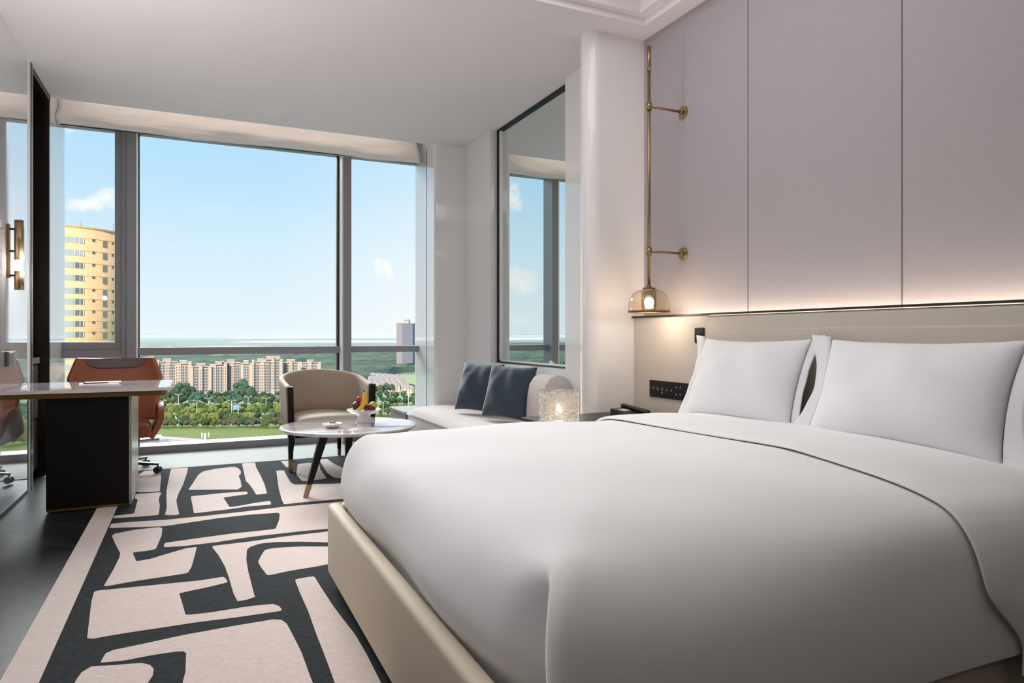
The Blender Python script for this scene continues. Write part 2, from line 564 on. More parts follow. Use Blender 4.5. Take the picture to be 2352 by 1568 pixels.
# ---- window: rails, mullions, panes
WN = bpy.data.objects.new('window_1', None); COL.objects.link(WN); WN.location = (0.6, 7.32, 0); struct(WN)
def wb(name, lo, hi, m, bev=0.004):
    return pbox(name, lo, hi, m, WN, bev)
WY = 7.27
wb('bottom_rail', (XL, WY, 0.0), (2.24, WY + 0.10, 0.075), FRAME)
wb('top_rail', (XL, WY, 3.01), (2.24, WY + 0.10, 3.08), FRAME)
mull = [(-0.60, -0.485), (1.372, 1.485)]
f = wb('mullion', (-0.60, WY - 0.06, 0.0), (-0.56, WY + 0.09, 3.02), FRAME)
f2 = wb('mullion', (-0.56, WY - 0.09, 0.0), (-0.485, WY + 0.09, 3.02), FRAME)
wb('mullion_lit_side', (-0.487, WY - 0.085, 0.0), (-0.472, WY + 0.0, 3.02), FRAMEL)  # near-white strip paints the brightly lit side of the mullion
wb('gasket', (-0.472, WY + 0.01, 0.0), (-0.462, WY + 0.08, 3.02), GASKET)
wb('mullion', (1.405, WY - 0.14, 0.0), (1.485, WY + 0.09, 3.02), FRAME)
wb('mullion_lit_side', (1.385, WY - 0.135, 0.0), (1.404, WY + 0.06, 3.02), FRAMEL)  # lit side face of this mullion, brightness put into the colour
wb('gasket', (1.366, WY + 0.0, 0.0), (1.385, WY + 0.08, 3.02), GASKET)
wb('sash_frame', (-0.66, WY - 0.02, 1.06), (-0.60, WY + 0.06, 3.0), FRAME)
wb('transom', (-0.472, WY - 0.04, 0.935), (1.385, WY + 0.07, 1.008), FRAME)
wb('transom', (1.485, WY - 0.04, 0.94), (2.24, WY + 0.07, 1.008), FRAME)
wb('transom', (XL, WY - 0.04, 0.915), (-0.60, WY + 0.07, 0.985), FRAME)
wb('sash_frame', (XL, WY - 0.02, 0.985), (-0.60, WY + 0.06, 1.06), FRAME)
for (x0, x1) in ((XL, -0.60), (-0.465, 1.37), (1.485, 2.24)):
    for (z0, z1) in ((0.075, 0.94), (1.008, 3.02)):
        wb('pane', (x0, WY + 0.052, z0), (x1, WY + 0.058, z1), PANE, 0)
wb('sill_ledge', (XL, WY + 0.10, 0.0), (2.24, WY + 0.27, 0.07), mat('white_outer_sill', (214, 216, 212), 0.6))

# roman blind bundle under the cove
b = new()
def blind(u, v):
    x = XL + 0.002 + u * (2.165 - XL)
    prof = [(0.05, 3.40), (0.055, 3.22), (0.04, 3.12), (0.0, 3.07), (-0.035, 3.03), (-0.04, 2.99), (-0.015, 2.955), (0.03, 2.948), (0.05, 2.965), (0.05, 3.10)]
    t = v * (len(prof) - 1)
    i = min(int(t), len(prof) - 2)
    f_ = t - i
    y = prof[i][0] * (1 - f_) + prof[i + 1][0] * f_
    z = prof[i][1] * (1 - f_) + prof[i + 1][1] * f_
    w = math.sin(u * 19 + v * 9) * 0.009 + math.sin(u * 37 + v * 16 + 1) * 0.006 + math.sin(u * 9 - v * 15) * 0.010
    s = 1 if 0.1 < v < 0.9 else 0.3
    return Vector((x, 6.99 + y + w * s, z + (math.sin(u * 13) * 0.004 if v > .5 else 0)))
gridsurf(b, blind, 90, 36)
BL = thing('roman_blind', 'folded white roman blind gathered above the tall window', 'blind', (0.5, 7.0, 3.0))
o = obj('blind_fabric', b, FABRICW, BL, loc=(-0.5, -7.0, -3.0)); solid(o, 0.004)
pbox('bottom_bar', (XL + 0.02, 7.005, 2.944), (2.15, 7.015, 2.950), GASKET, BL)

# mirror
MR = thing('wall_mirror', 'tall frameless looking wall mirror with thin black frame above the daybed', 'mirror', (2.68, 5.3, 0.87))
pbox('mirror_glass', (2.668, 4.575, 0.885), (2.689, 5.955, CZ - 0.012), MIRROR, MR)
b = new()
for lo, hi in (((2.64, 5.985, .864), (2.68, 6.005, CZ - .002)), ((2.64, 4.572, CZ - .016), (2.68, 6.005, CZ - .002)), ((2.64, 4.572, .864), (2.68, 6.005, .872))):
    lo, hi = rel(MR, lo, hi); bx(b, lo, hi)
obj('mirror_frame', b, GASKET, MR)
b = new()
for lo, hi in (((2.655, 5.95, .875), (2.685, 5.985, CZ - .010)), ((2.655, 4.572, .872), (2.685, 5.985, .886))):
    lo, hi = rel(MR, lo, hi); bx(b, lo, hi)
obj('inner_frame', b, FRAMEL, MR)

# ================================================================== RUG
RUG = [
  [(-0.289,2.694),(-0.279,2.767),(-0.258,2.784),(-0.17,2.794),(-0.035,2.813),(0.137,2.82),(0.282,2.82),(0.311,2.801),(0.325,2.758),(0.334,2.633),(0.343,2.484),(0.344,2.339),(0.345,2.267),(0.353,2.071),(-0.046,2.257),(-0.037,2.366),(-0.031,2.442),(-0.025,2.499),(-0.024,2.648),(-0.033,2.669),(-0.06,2.678),(-0.138,2.683),(-0.213,2.678)],
  [(-0.345,2.589),(-0.336,2.644),(-0.312,2.677),(-0.236,2.654),(-0.161,2.634),(-0.134,2.606),(-0.121,2.569),(-0.122,2.52),(-0.13,2.489),(-0.147,2.418),(-0.185,2.382),(-0.35,2.448)],
  [(-0.354,2.919),(-0.388,3.334),(-0.392,3.463),(-0.242,3.443),(-0.11,3.426),(0.025,3.408),(0.127,3.415),(0.141,3.331),(0.058,3.303),(-0.022,3.286),(-0.057,3.276),(-0.042,3.135),(-0.029,3.009),(0.053,2.997),(0.209,2.998),(0.298,2.982),(0.318,2.948),(0.326,2.892),(0.141,2.903),(0.022,2.916),(-0.094,2.92),(-0.206,2.924),(-0.287,2.923)],
  [(0.085,3.939),(0.275,3.937),(0.449,3.956),(0.706,3.953),(1.106,3.943),(0.992,3.538),(0.667,3.738),(0.519,3.823),(0.396,3.871),(0.321,3.877),(0.268,3.839),(0.25,3.792),(0.236,3.625),(0.233,3.443),(0.234,3.254),(0.236,3.094),(0.201,3.076),(0.166,3.076),(0.155,3.183),(0.147,3.387),(0.136,3.565),(0.113,3.767),(0.096,3.864)],
  [(0.654,3.665),(0.507,3.733),(0.385,3.765),(0.335,3.752),(0.312,3.675),(0.286,3.569),(0.294,3.465),(0.309,3.346),(0.42,3.369),(0.536,3.378),(0.609,3.392),(0.782,3.398),(0.813,3.53)],
  [(-0.412,4.375),(-0.401,4.415),(-0.313,4.453),(-0.229,4.459),(-0.178,4.453),(-0.164,4.421),(-0.162,4.276),(-0.172,4.113),(-0.179,4.007),(-0.228,3.994),(-0.285,3.996),(-0.256,3.828),(-0.198,3.841),(-0.125,3.893),(-0.034,3.955),(0.014,3.954),(0.005,3.817),(-0.009,3.633),(-0.025,3.539),(-0.114,3.532),(-0.248,3.524),(-0.363,3.504),(-0.346,3.738),(-0.338,3.921),(-0.34,4.008),(-0.368,4.141),(-0.389,4.247)],
  [(-0.443,4.558),(-0.442,4.657),(-0.327,4.651),(-0.149,4.616),(0.081,4.614),(0.323,4.624),(0.526,4.644),(0.842,4.628),(1.29,4.6),(1.116,3.978),(0.716,4.01),(0.546,4.023),(0.281,4.028),(0.111,4.003),(-0.05,4.002),(-0.143,4.024),(-0.142,4.105),(0.031,4.124),(0.201,4.138),(0.341,4.13),(0.427,4.134),(0.466,4.322),(0.487,4.472),(0.476,4.504),(0.316,4.53),(0.126,4.521),(-0.056,4.485),(-0.161,4.468),(-0.318,4.519)],
  [(0.418,3.241),(0.504,3.248),(0.51,3.081),(0.52,2.854),(0.531,2.704),(0.544,2.551),(0.547,2.375),(0.544,2.174),(0.541,1.983),(0.406,2.046),(0.41,2.237),(0.413,2.424),(0.414,2.611),(0.419,2.845),(0.416,3.061)],
  [(-0.369,5.517),(-0.401,6.187),(-0.369,6.343),(-0.251,6.359),(-0.232,6.027),(-0.22,5.474),(-0.295,5.491)],
  [(-0.402,5.524),(-0.436,6.176),(-0.487,6.2),(-0.477,5.559)],
  [(-0.372,5.458),(-0.207,5.442),(-0.216,5.268),(-0.213,5.166),(-0.201,5.026),(-0.197,4.759),(-0.305,4.77),(-0.449,4.794),(-0.443,4.857),(-0.338,4.858),(-0.343,5.266),(-0.362,5.295)],
  [(-0.17,6.369),(-0.043,6.359),(-0.05,6.108),(-0.073,5.646),(-0.101,5.297),(-0.106,5.136),(-0.099,4.978),(-0.081,4.711),(-0.162,4.736),(-0.158,4.932),(-0.167,5.164),(-0.177,5.463),(-0.176,5.793),(-0.174,6.166)],
  [(-0.037,5.442),(-0.007,5.665),(0.035,6.012),(0.074,6.137),(0.173,6.209),(0.305,6.24),(0.337,6.164),(0.351,6.007),(0.342,5.897),(0.323,5.822),(0.325,5.61),(0.319,5.392),(0.29,5.304),(0.15,5.365)],
  [(-0.019,5.217),(0.063,5.221),(0.197,5.232),(0.345,5.207),(0.343,5.12),(0.266,5.105),(0.183,5.082),(0.197,4.935),(0.21,4.779),(0.29,4.797),(0.372,4.834),(0.468,4.849),(0.461,4.736),(0.326,4.754),(0.208,4.726),(0.094,4.719),(0.001,4.71),(-0.006,4.898)],
  [(0.379,6.366),(0.487,6.369),(0.477,6.129),(0.481,5.748),(0.479,5.389),(0.468,5.075),(0.395,5.079),(0.392,5.198),(0.378,5.436),(0.361,5.593),(0.368,5.856),(0.373,6.086)],
  [(0.616,5.913),(0.675,5.898),(0.669,5.716),(0.665,5.401),(0.68,5.296),(0.949,5.209),(1.429,5.147),(1.296,4.667),(0.861,4.705),(0.689,4.718),(0.539,4.711),(0.541,4.874),(0.56,5.21),(0.586,5.54)],
  [(0.696,6.346),(0.769,6.339),(0.753,6.032),(0.71,6.021)],
  [(0.814,6.131),(0.899,6.157),(0.991,6.114),(0.953,5.816),(0.939,5.427),(0.788,5.394),(0.752,5.411),(0.744,5.681)],
  [(1.018,6.279),(1.088,6.289),(1.103,5.996),(1.149,5.725),(1.076,5.364),(0.992,5.445),(0.979,5.657)],
]
b = new()
RX0, RX1, RY0, RY1 = -0.565, 1.90, 0.35, 6.395
prism(b, [(RX0, RY0), (RX1, RY0), (RX1, RY1), (RX0, RY1)], 0.0, 0.006, 0)
prism(b, [(RX0, RY0), (RX0 + 0.115, RY0), (RX0 + 0.115, RY1), (RX0, RY1)], 0.006, 0.008, 1, bottom=False)
for p in RUG:
    pp = [(min(max(x, RX0 + 0.06), RX1), min(y, RY1)) for x, y in p]
    # light islands, softened corners
    q = []
    n = len(pp)
    for i in range(n):
        a, c, d = Vector(pp[i - 1]), Vector(pp[i]), Vector(pp[(i + 1) % n])
        l1, l2 = (a - c).length, (d - c).length
        k1, k2 = min(0.35, 0.02 / max(l1, 1e-4)), min(0.35, 0.02 / max(l2, 1e-4))
        q.append(tuple(c.lerp(a, k1)))
        q.append(tuple(c.lerp((a + d) / 2, 0.06)) if min(l1, l2) > 0.05 else tuple(c))
        q.append(tuple(c.lerp(d, k2)))
    prism(b, q, 0.006, 0.008, 1, bottom=False)
bmesh.ops.triangulate(b, faces=[f for f in b.faces if len(f.verts) > 4])
tag(obj('area_rug', b, None, mats=[RUGD, RUGL]), 'large charcoal and ivory wool rug with abstract cut-out shapes on dark floor', 'rug')

# ================================================================== BED
BX0, BX1, BY0, BY1 = 0.575, 2.60, 1.10, 3.12      # widest outline of the duvet
BED = thing('bed', 'king bed with beige leather frame beside taupe headboard wall', 'bed', (1.6, 2.12, 0))
def bedloc(o): o.location = (-1.6, -2.12, 0)
b = new()
bx(b, (0.545, 1.16, 0.05), (0.605, 3.145, 0.365), 0.022, 4)
o = obj('foot_rail', b, BEIGEL, BED, smooth=True); bedloc(o)
b = new(); bx(b, (0.60, 3.085, 0.05), (2.62, 3.145, 0.365), 0.022, 4)
o = obj('side_rail', b, BEIGEL, BED, smooth=True); bedloc(o)
b = new(); bx(b, (0.60, 1.16, 0.05), (2.62, 1.215, 0.30), 0.02, 4)
o = obj('side_rail', b, BEIGEL, BED, smooth=True); bedloc(o)
b = new(); bx(b, (0.75, 1.32, 0.009), (2.60, 2.98, 0.06))
o = obj('plinth', b, mat('grey_plinth', (96, 92, 92), 0.7), BED); bedloc(o)
b = new(); bx(b, (0.68, 1.27, 0.06), (2.58, 3.02, 0.56), 0.06, 4)
o = obj('mattress', b, LINEN, BED, smooth=True); bedloc(o)

FARK, FOOTK, NEARK = 0.42, 0.62, 0.72
PROF = [(0.98, 0.716), (0.80, 0.714), (0.62, 0.709), (0.48, 0.701), (0.37, 0.690), (0.28, 0.675), (0.21, 0.656), (0.155, 0.632),
        (0.112, 0.603), (0.078, 0.568), (0.052, 0.527), (0.032, 0.48), (0.018, 0.43), (0.008, 0.38), (0.002, 0.33), (0.0, 0.28), (0.004, 0.245)]
def smooth01(x):
    x = min(max(x, 0), 1)
    return x * x * (3 - 2 * x)
NS = 46
def duvet_ring(k, extra=0.0):
    d, z = PROF[k]
    x0, x1, y0, y1 = BX0 + d * FOOTK, BX1 - min(d * 0.3, 0.1), BY0 + d * NEARK, BY1 - d * FARK
    rc = 0.045
    pts = []
    def side(p0, p1, nrm, tagk):
        n = NS
        for i in range(n):
            t = (i + 0.5) / n
            t = t - 0.35 * math.sin(2 * PI * t) / (2 * PI)
            p = Vector(p0).lerp(Vector(p1), t)
            pts.append((p, nrm, tagk, (Vector(p1) - p).length, (p - Vector(p0)).length))
    def corner(cx, cy, a0, tagk):
        for i in range(5):
            a = a0 + (PI / 2) * i / 4
            pts.append((Vector((cx + rc * math.cos(a), cy + rc * math.sin(a))), Vector((math.cos(a), math.sin(a))), tagk + str(i), 0, 0))
    # order: near side (foot->head), head, far side (head->foot), foot side (far->near), corner near-foot
    side((x0 + rc, y0), (x1 - rc, y0), Vector((0, -1)), 'near')
    corner(x1 - rc, y0 + rc, -PI / 2, 'c')
    side((x1, y0 + rc), (x1, y1 - rc), Vector((1, 0)), 'head')
    corner(x1 - rc, y1 - rc, 0, 'c')
    side((x1 - rc, y1), (x0 + rc, y1), Vector((0, 1)), 'far')
    corner(x0 + rc, y1 - rc, PI / 2, 'f')
    side((x0, y1 - rc), (x0, y0 + rc), Vector((-1, 0)), 'foot')
    corner(x0 + rc, y0 + rc, PI, 'n')
    out = []
    for (p, nrm, tg, dend, dst) in pts:
        x, y = p
        zz = z
        low = smooth01((0.635 - z) / 0.16)
        # lift near the two foot corners so they stay plump
        for (cx, cy, lf) in ((BX0 + 0.05, BY0 + 0.05, 0.030), (BX0 + 0.05, BY1 - 0.05, 0.045)):
            dd = math.hypot(x - cx, y - cy)
            zz += lf * math.exp(-(dd / 0.17) ** 2) * smooth01((z - 0.40) / 0.12) * smooth01((0.69 - z) / 0.04)
        # hem levels: tucked inside the frame at foot and far side
        if tg in ('foot', 'far') or tg[0] == 'f':
            if z < 0.34: zz = 0.34 - (0.34 - z) * 0.5
            if z < 0.42:
                kk = smooth01((0.42 - z) / 0.08) * 0.05
                x -= nrm.x * kk if tg != 'far' else 0
                y -= nrm.y * kk
        # soft billow
        bill = 0.006 * math.sin(x * 5.1 + 1.3) + 0.006 * math.sin(y * 4.3) + 0.004 * math.sin((x + y) * 9)
        zz += bill * smooth01((z - 0.62) / 0.06)
        hx = 0.010 * math.sin(y * 6.0 + 0.5) if tg == 'foot' else 0
        hy = 0.014 * math.sin(x * 4.2 + 0.4) if tg == 'near' else 0
        x += hx * low
        y += hy * low
        # the pleat at the near foot corner
        if tg == 'foot':
            x += 0.085 * math.exp(-(dend / 0.10) ** 2) * low
        if tg in ('n0',): x += 0.082 * low; y += 0.016 * low
        if tg in ('n1',): x += 0.010 * low; y += 0.034 * low
        if tg in ('n2',): x -= 0.012 * low; y += 0.006 * low
        if tg in ('n3', 'n4'): x -= 0.014 * low; y -= 0.008 * low
        if tg[0] == 'n' and len(tg) == 2: x += 0.04 * smooth01((0.58 - z) / 0.35)
        if tg == 'foot': x += 0.04 * smooth01((0.58 - z) / 0.35) * math.exp(-(dend / 0.22) ** 2)
        if tg == 'near': y -= 0.012 * math.exp(-(dst / 0.2) ** 2) * low
        out.append(Vector((x, y, zz)))
    return out
b = new()
rows = [[b.verts.new(p) for p in duvet_ring(k)] for k in range(len(PROF))]
n = len(rows[0])
for r0, r1 in zip(rows, rows[1:]):
    for i in range(n):
        b.faces.new((r0[i], r0[(i + 1) % n], r1[(i + 1) % n], r1[i])).smooth = True
top = rows[0]
i_near, i_far = 0, NS + 5 + NS + 5
ndiv = NS + 11
prev = None
for i in range(NS):
    a0, a1 = top[i_near + i], top[i_far + NS - 1 - i]
    col_ = [a0] + [b.verts.new(a0.co.lerp(a1.co, k / ndiv)) for k in range(1, ndiv)] + [a1]
    if prev:
        for k in range(ndiv):
            b.faces.new((prev[k], prev[k + 1], col_[k + 1], col_[k])).smooth = True
    else: first_col = col_
    prev = col_
def ladder(chain, col_):
    # chain: NS + 10 vertices running from the near end to the far end
    inner = col_[1:-1]
    b.faces.new((col_[0], inner[0], chain[0])).smooth = True
    for k in range(len(chain) - 1):
        b.faces.new((chain[k], inner[k], inner[k + 1], chain[k + 1])).smooth = True
    b.faces.new((col_[-1], chain[-1], inner[-1])).smooth = True
ladder([top[k] for k in range(n - 1, i_far + NS - 1, -1)], first_col)
ladder([top[k] for k in range(NS, i_far)], prev)
o = obj('duvet', b, LINEN, None, smooth=True, sub=1)
tag(o, 'smooth white duvet spread over the king bed', 'duvet')

# folded-back sheet band
b = new()
CS = [(BY0 + d * NEARK, z) for d, z in PROF[::-1]] + [(BY1 - d * FARK, z) for d, z in PROF]
CS = [(BY0 + PROF[-1][0], 0.20)] + CS
def band(u, v):
    t = v * (len(CS) - 1)
    i = min(int(t), len(CS) - 2)
    f_ = t - i
    y = CS[i][0] * (1 - f_) + CS[i + 1][0] * f_
    z = CS[i][1] * (1 - f_) + CS[i + 1][1] * f_
    y0_, z0_ = CS[max(i - 1, 0)]
    y1_, z1_ = CS[min(i + 2, len(CS) - 1)]
    nrm = Vector((0, -(z1_ - z0_), (y1_ - y0_))).normalized()
    nrm = Vector((0, nrm.y, nrm.z))
    if nrm.z < 0 and y > 1.5: pass
    xe = 1.885 + 0.012 * math.sin(y * 7) + (0.14 * smooth01((0.46 - z) / 0.2) if y < 2 else 0)
    # u: 0 under edge -> fold nose -> top -> head
    prof = [(0.05, 0.0), (0.015, 0.001), (-0.003, 0.004), (-0.005, 0.009), (0.0, 0.014), (0.02, 0.017), (0.06, 0.018),
            (0.15, 0.017), (0.28, 0.016), (0.40, 0.012), (0.50, 0.006), (0.56, 0.010), (0.58, -0.01)]
    s = u * (len(prof) - 1)
    k = min(int(s), len(prof) - 2)
    g = s - k
    dx = prof[k][0] * (1 - g) + prof[k + 1][0] * g
    h = prof[k][1] * (1 - g) + prof[k + 1][1] * g
    h += (0.003 * math.sin(y * 11 + dx * 30) + 0.003 * math.sin(dx * 70 + y * 3)) * (1 if 3 < s < 10 else 0)
    bill = (0.006 * math.sin(xe * 5.1 + 1.3) + 0.006 * math.sin(y * 4.3) + 0.004 * math.sin((xe + dx + y) * 9)) * smooth01((z - 0.62) / 0.06)
    return Vector((xe + dx, y + nrm.y * (h + 0.005), z + bill + nrm.z * (h + 0.002)))
gridsurf(b, band, 12, 66)
o = obj('folded_sheet', b, LINEN, None, smooth=True, sub=1)
tag(o, 'white folded-back top sheet band across the duvet below the pillows', 'sheet')

# pillows
def pillow_half(W, Hh, T, sgn, pinch=0.035, sag=0.02, seed=0):
    def fn(u, v):
        a, c = 2 * u - 1, 2 * v - 1
        x = a * W / 2 * (1 - pinch * (1 - c * c))
        z = c * Hh / 2 * (1 - pinch * 1.2 * (1 - a * a))
        th = T / 2 * (max(0, (1 - abs(a) ** 2.6)) * max(0, (1 - abs(c) ** 2.4))) ** 0.55
        w = 0.006 * math.sin(6 * a + 4 * c + seed) + 0.004 * math.sin(11 * a * c + 5 * a + seed * 2)
        return Vector((x, sgn * (th * (1 + 0.12 * (-c))) + w * (th / T * 2), z))
    return fn
def make_pillow(name, label, W, Hh, T, loc, rot, flange=0.0, m=LINEN2, seed=0, cat='pillow', group=None, pinch=0.035):
    P = thing(name, label, cat, loc, 0, group)
    P.rotation_euler = rot
    b = new()
    gridsurf(b, pillow_half(W, Hh, T, 1, pinch, 0, seed), 22, 16)
    gridsurf(b, pillow_half(W, Hh, T, -1, pinch, 0, seed), 22, 16)
    bmesh.ops.remove_doubles(b, verts=list(b.verts), dist=0.0006)
    obj('pillow_body' if cat == 'pillow' else 'cushion_body', b, m, P, smooth=True, sub=1)
    if flange:
        for s in (-1, 1):
            b = new()
            def fl(u, v, s=s):
                c = 2 * v - 1
                x = s * (W / 2 * (1 - pinch * (1 - c * c)) + (u - 0.08) * flange * (0.62 + 0.6 * c * c))
                z = c * Hh / 2 * (1.0 + 0.03 * u)
                y = 0.007 * u * math.sin(4.0 * c + seed + s) + 0.002 * math.sin(13 * c + seed)* u
                return Vector((x, y, z))
            gridsurf(b, fl, 4, 20)
            o = obj('pillow_flange', b, m, P, smooth=True)
            solid(o, 0.006)
    return P
# local x runs along -Y of the room; front face towards -X
def pil(name, label, yc, W, flange, seed, xc=2.510, tilt=20, zc=0.893, yaw=0):
    return make_pillow(name, label, W, 0.47, 0.20, (xc, yc, zc), (R(-tilt), 0, R(-90 + yaw)), flange, seed=seed, pinch=0.075)
pil('pillow', 'white flanged pillow on the window side of the bed', 2.625, 0.715, 0.055, 0.4, yaw=3)
pil('pillow', 'large white flanged pillow on the near side of the bed', 1.765, 0.825, 0.085, 2.2, yaw=0)

# ================================================================== HEADBOARD
HB = thing('headboard', 'long taupe wall headboard with bronze top strip behind the bed', 'headboard', (2.66, 2.0, 0))
pbox('flat_panel', (2.65, 3.045, 0.0), (2.672, 3.762, 1.236), HEADF, HB, 0.002)
b = new()
lo, hi = rel(HB, (2.63, -1.2, 0.30), (2.672, 3.038, 1.232)); bx(b, lo, hi, 0.018, 4)
lo, hi = rel(HB, (2.622, -1.12, 0.38), (2.65, 2.955, 1.16)); bx(b, lo, hi, 0.012, 4)
obj('padded_panel', b, HEADB, HB, smooth=True)
pbox('top_strip', (2.628, -1.2, 1.236), (2.675, 3.762, 1.246), BRONZE, HB)

# nightstand
N = thing('nightstand', 'taupe nightstand between the bed and the white pier', 'nightstand', (2.22, 3.45, 0))
pbox('nightstand_body', (1.83, 3.19, 0.22), (2.645, 3.74, 0.602), NIGHT, N, 0.004)
pbox('nightstand_top', (1.81, 3.175, 0.604), (2.645, 3.755, 0.622), BRONZE, N, 0.002)
dr = pbox('drawer', (1.822, 3.21, 0.42), (1.83, 3.72, 0.59), HEADF, N)
q = new(); bx(q, (1.81 - 2.22, -0.06, 0.50), (1.822 - 2.22, 0.09, 0.51)); obj('drawer_pull', q, BRASS, dr)
pbox('plinth', (1.9, 3.25, 0.0), (2.64, 3.70, 0.22), BLACKW, N)

# crackled glass cube lamp
CUBEG = bpy.data.materials.new('crackled_glass'); CUBEG.use_nodes = True
nt = CUBEG.node_tree; nt.nodes.clear()
gl = nt.nodes.new('ShaderNodeBsdfGlass'); gl.inputs['IOR'].default_value = 1.42; gl.inputs['Roughness'].default_value = 0.02
gl.inputs['Color'].default_value = (0.99, 0.96, 0.92, 1)
trn = nt.nodes.new('ShaderNodeBsdfTranslucent'); trn.inputs[0].default_value = (1, 0.9, 0.8, 1)
tcn = nt.nodes.new('ShaderNodeTexCoord'); vo = nt.nodes.new('ShaderNodeTexVoronoi'); vo.inputs['Scale'].default_value = 55
n2 = nt.nodes.new('ShaderNodeTexNoise'); n2.inputs['Scale'].default_value = 38; n2.inputs['Detail'].default_value = 5
nt.links.new(tcn.outputs['Object'], vo.inputs['Vector']); nt.links.new(tcn.outputs['Object'], n2.inputs['Vector'])
ad = nt.nodes.new('ShaderNodeMath'); nt.links.new(vo.outputs['Distance'], ad.inputs[0]); nt.links.new(n2.outputs[0], ad.inputs[1])
bp = nt.nodes.new('ShaderNodeBump'); bp.inputs['Strength'].default_value = 0.6; bp.inputs['Distance'].default_value = 0.006
nt.links.new(ad.outputs[0], bp.inputs['Height']); nt.links.new(bp.outputs[0], gl.inputs['Normal'])
ms = nt.nodes.new('ShaderNodeMixShader'); ms.inputs[0].default_value = 0.12
nt.links.new(gl.outputs[0], ms.inputs[1]); nt.links.new(trn.outputs[0], ms.inputs[2])
oo = nt.nodes.new('ShaderNodeOutputMaterial'); nt.links.new(ms.outputs[0], oo.inputs[0])
CL = thing('glass_cube_lamp', 'glowing crackled glass block lamp on the nightstand', 'lamp', (1.935, 3.50, 0.622), R(-28))
q = new()
rl = random.Random(3)
t = new(); bmesh.ops.create_cube(t, size=1)
bmesh.ops.subdivide_edges(t, edges=list(t.edges), cuts=17, use_grid_fill=True)
for v in t.verts:
    v.co = Vector((v.co.x * 0.224, v.co.y * 0.15, 0.093 + v.co.z * 0.17)) + Vector([rl.uniform(-1, 1) * 0.0024 for _ in range(3)])
bmesh.ops.triangulate(t, faces=list(t.faces))
merge(q, t)
t = new(); bx(t, (-0.075, -0.045, 0.022), (0.075, 0.045, 0.150), 0.008, 2)
bmesh.ops.reverse_faces(t, faces=list(t.faces)); 
me_in = t
obj('glass_block', q, CUBEG, CL)
obj('inner_void', me_in, clear_glass('inner_hollow', (1, 1, 1, 1), 1.05), CL)
q = new(); bmesh.ops.create_uvsphere(q, u_segments=16, v_segments=10, radius=0.013, matrix=Matrix.Translation((0, 0, 0.07)) @ Matrix.Scale(1.9, 4, (0, 0, 1)))
obj('bulb', q, emit('warm_bulb_glow', (1, 0.84, 0.62, 1), 70), CL, smooth=True)
for sx_ in (-1, 1):
    for sy_ in (-1, 1):
        q = new(); bx(q, (sx_ * .095 - .01, sy_ * .06 - .01, 0), (sx_ * .095 + .01, sy_ * .06 + .01, .008)); obj('foot', q, GASKET, CL)

# telephone
T = thing('telephone', 'black desk telephone on the nightstand by the taupe panel', 'telephone', (2.43, 3.50, 0.622), R(20))
q = new()
prism(q, [(-0.075, -0.09), (0.085, -0.09), (0.085, 0.09), (-0.075, 0.09)], 0, 0.03)
for v in q.verts:
    if v.co.z > 0.02: v.co.z = 0.012 + (v.co.y + 0.09) * 0.16 + 0.006
obj('phone_base', q, BLACKP, T)
q = new(); bx(q, (0.035, -0.10, 0.0), (0.078, 0.10, 0.022), 0.008)
o = obj('handset', q, BLACKP, T, smooth=True); o.location = (0, 0, 0.033); o.rotation_euler = (R(9), 0, 0)
q = new(); bx(q, (-0.055, 0.0, 0), (0.015, 0.055, 0.002))
o = obj('keypad_label', q, ICON, T); o.location = (0, 0, 0.034); o.rotation_euler = (R(9), 0, 0)

# control panel on the headboard
CP = thing('bedside_control_panel', 'long black bedside switch panel on the taupe headboard', 'switch panel', (2.65, 3.33, 0.78))
pbox('panel_plate', (2.641, 3.07, 0.731), (2.65, 3.586, 0.836), SCREEN, CP, 0.002)
def iconbar(y_, z_, hy, hz):
    q = new(); bx(q, (2.6402 - 2.65, y_ - hy - 3.33, z_ - hz - .78), (2.641 - 2.65, y_ + hy - 3.33, z_ + hz - .78)); obj('button_icon', q, ICON, CP)
def iconframe(y, z, s=0.009):
    q = new()
    x0, x1 = 2.6402 - 2.65, 2.641 - 2.65
    for (a0, a1, c0, c1) in ((-s, s, s - .002, s), (-s, s, -s, -s + .002), (-s, -s + .002, -s, s), (s - .002, s, -s, s)):
        bx(q, (x0, y + a0 - 3.33, z + c0 - 0.78), (x1, y + a1 - 3.33, z + c1 - 0.78))
    bmesh.ops.remove_doubles(q, verts=list(q.verts), dist=0.0001)
    obj('button_icon', q, ICON, CP)
for y_ in (3.50, 3.455): iconframe(y_, 0.786)
for y_ in (3.41, 3.365): iconframe(y_, 0.784, 0.006)
for (y_, z_) in ((3.32, .806), (3.28, .808), (3.32, .762), (3.28, .764), (3.455, .762), (3.545, .79)):
    iconbar(y_, z_, 0.004, 0.005)
SO = thing('wall_socket', 'small black square wall outlet above the window side pillow', 'socket', (2.65, 3.115, 1.12))
pbox('socket_plate', (2.642, 3.075, 1.075), (2.65, 3.155, 1.165), BLACKP, SO, 0.003)
pbox('socket_insert', (2.639, 3.093, 1.095), (2.643, 3.137, 1.138), SCREEN, SO, 0.001)

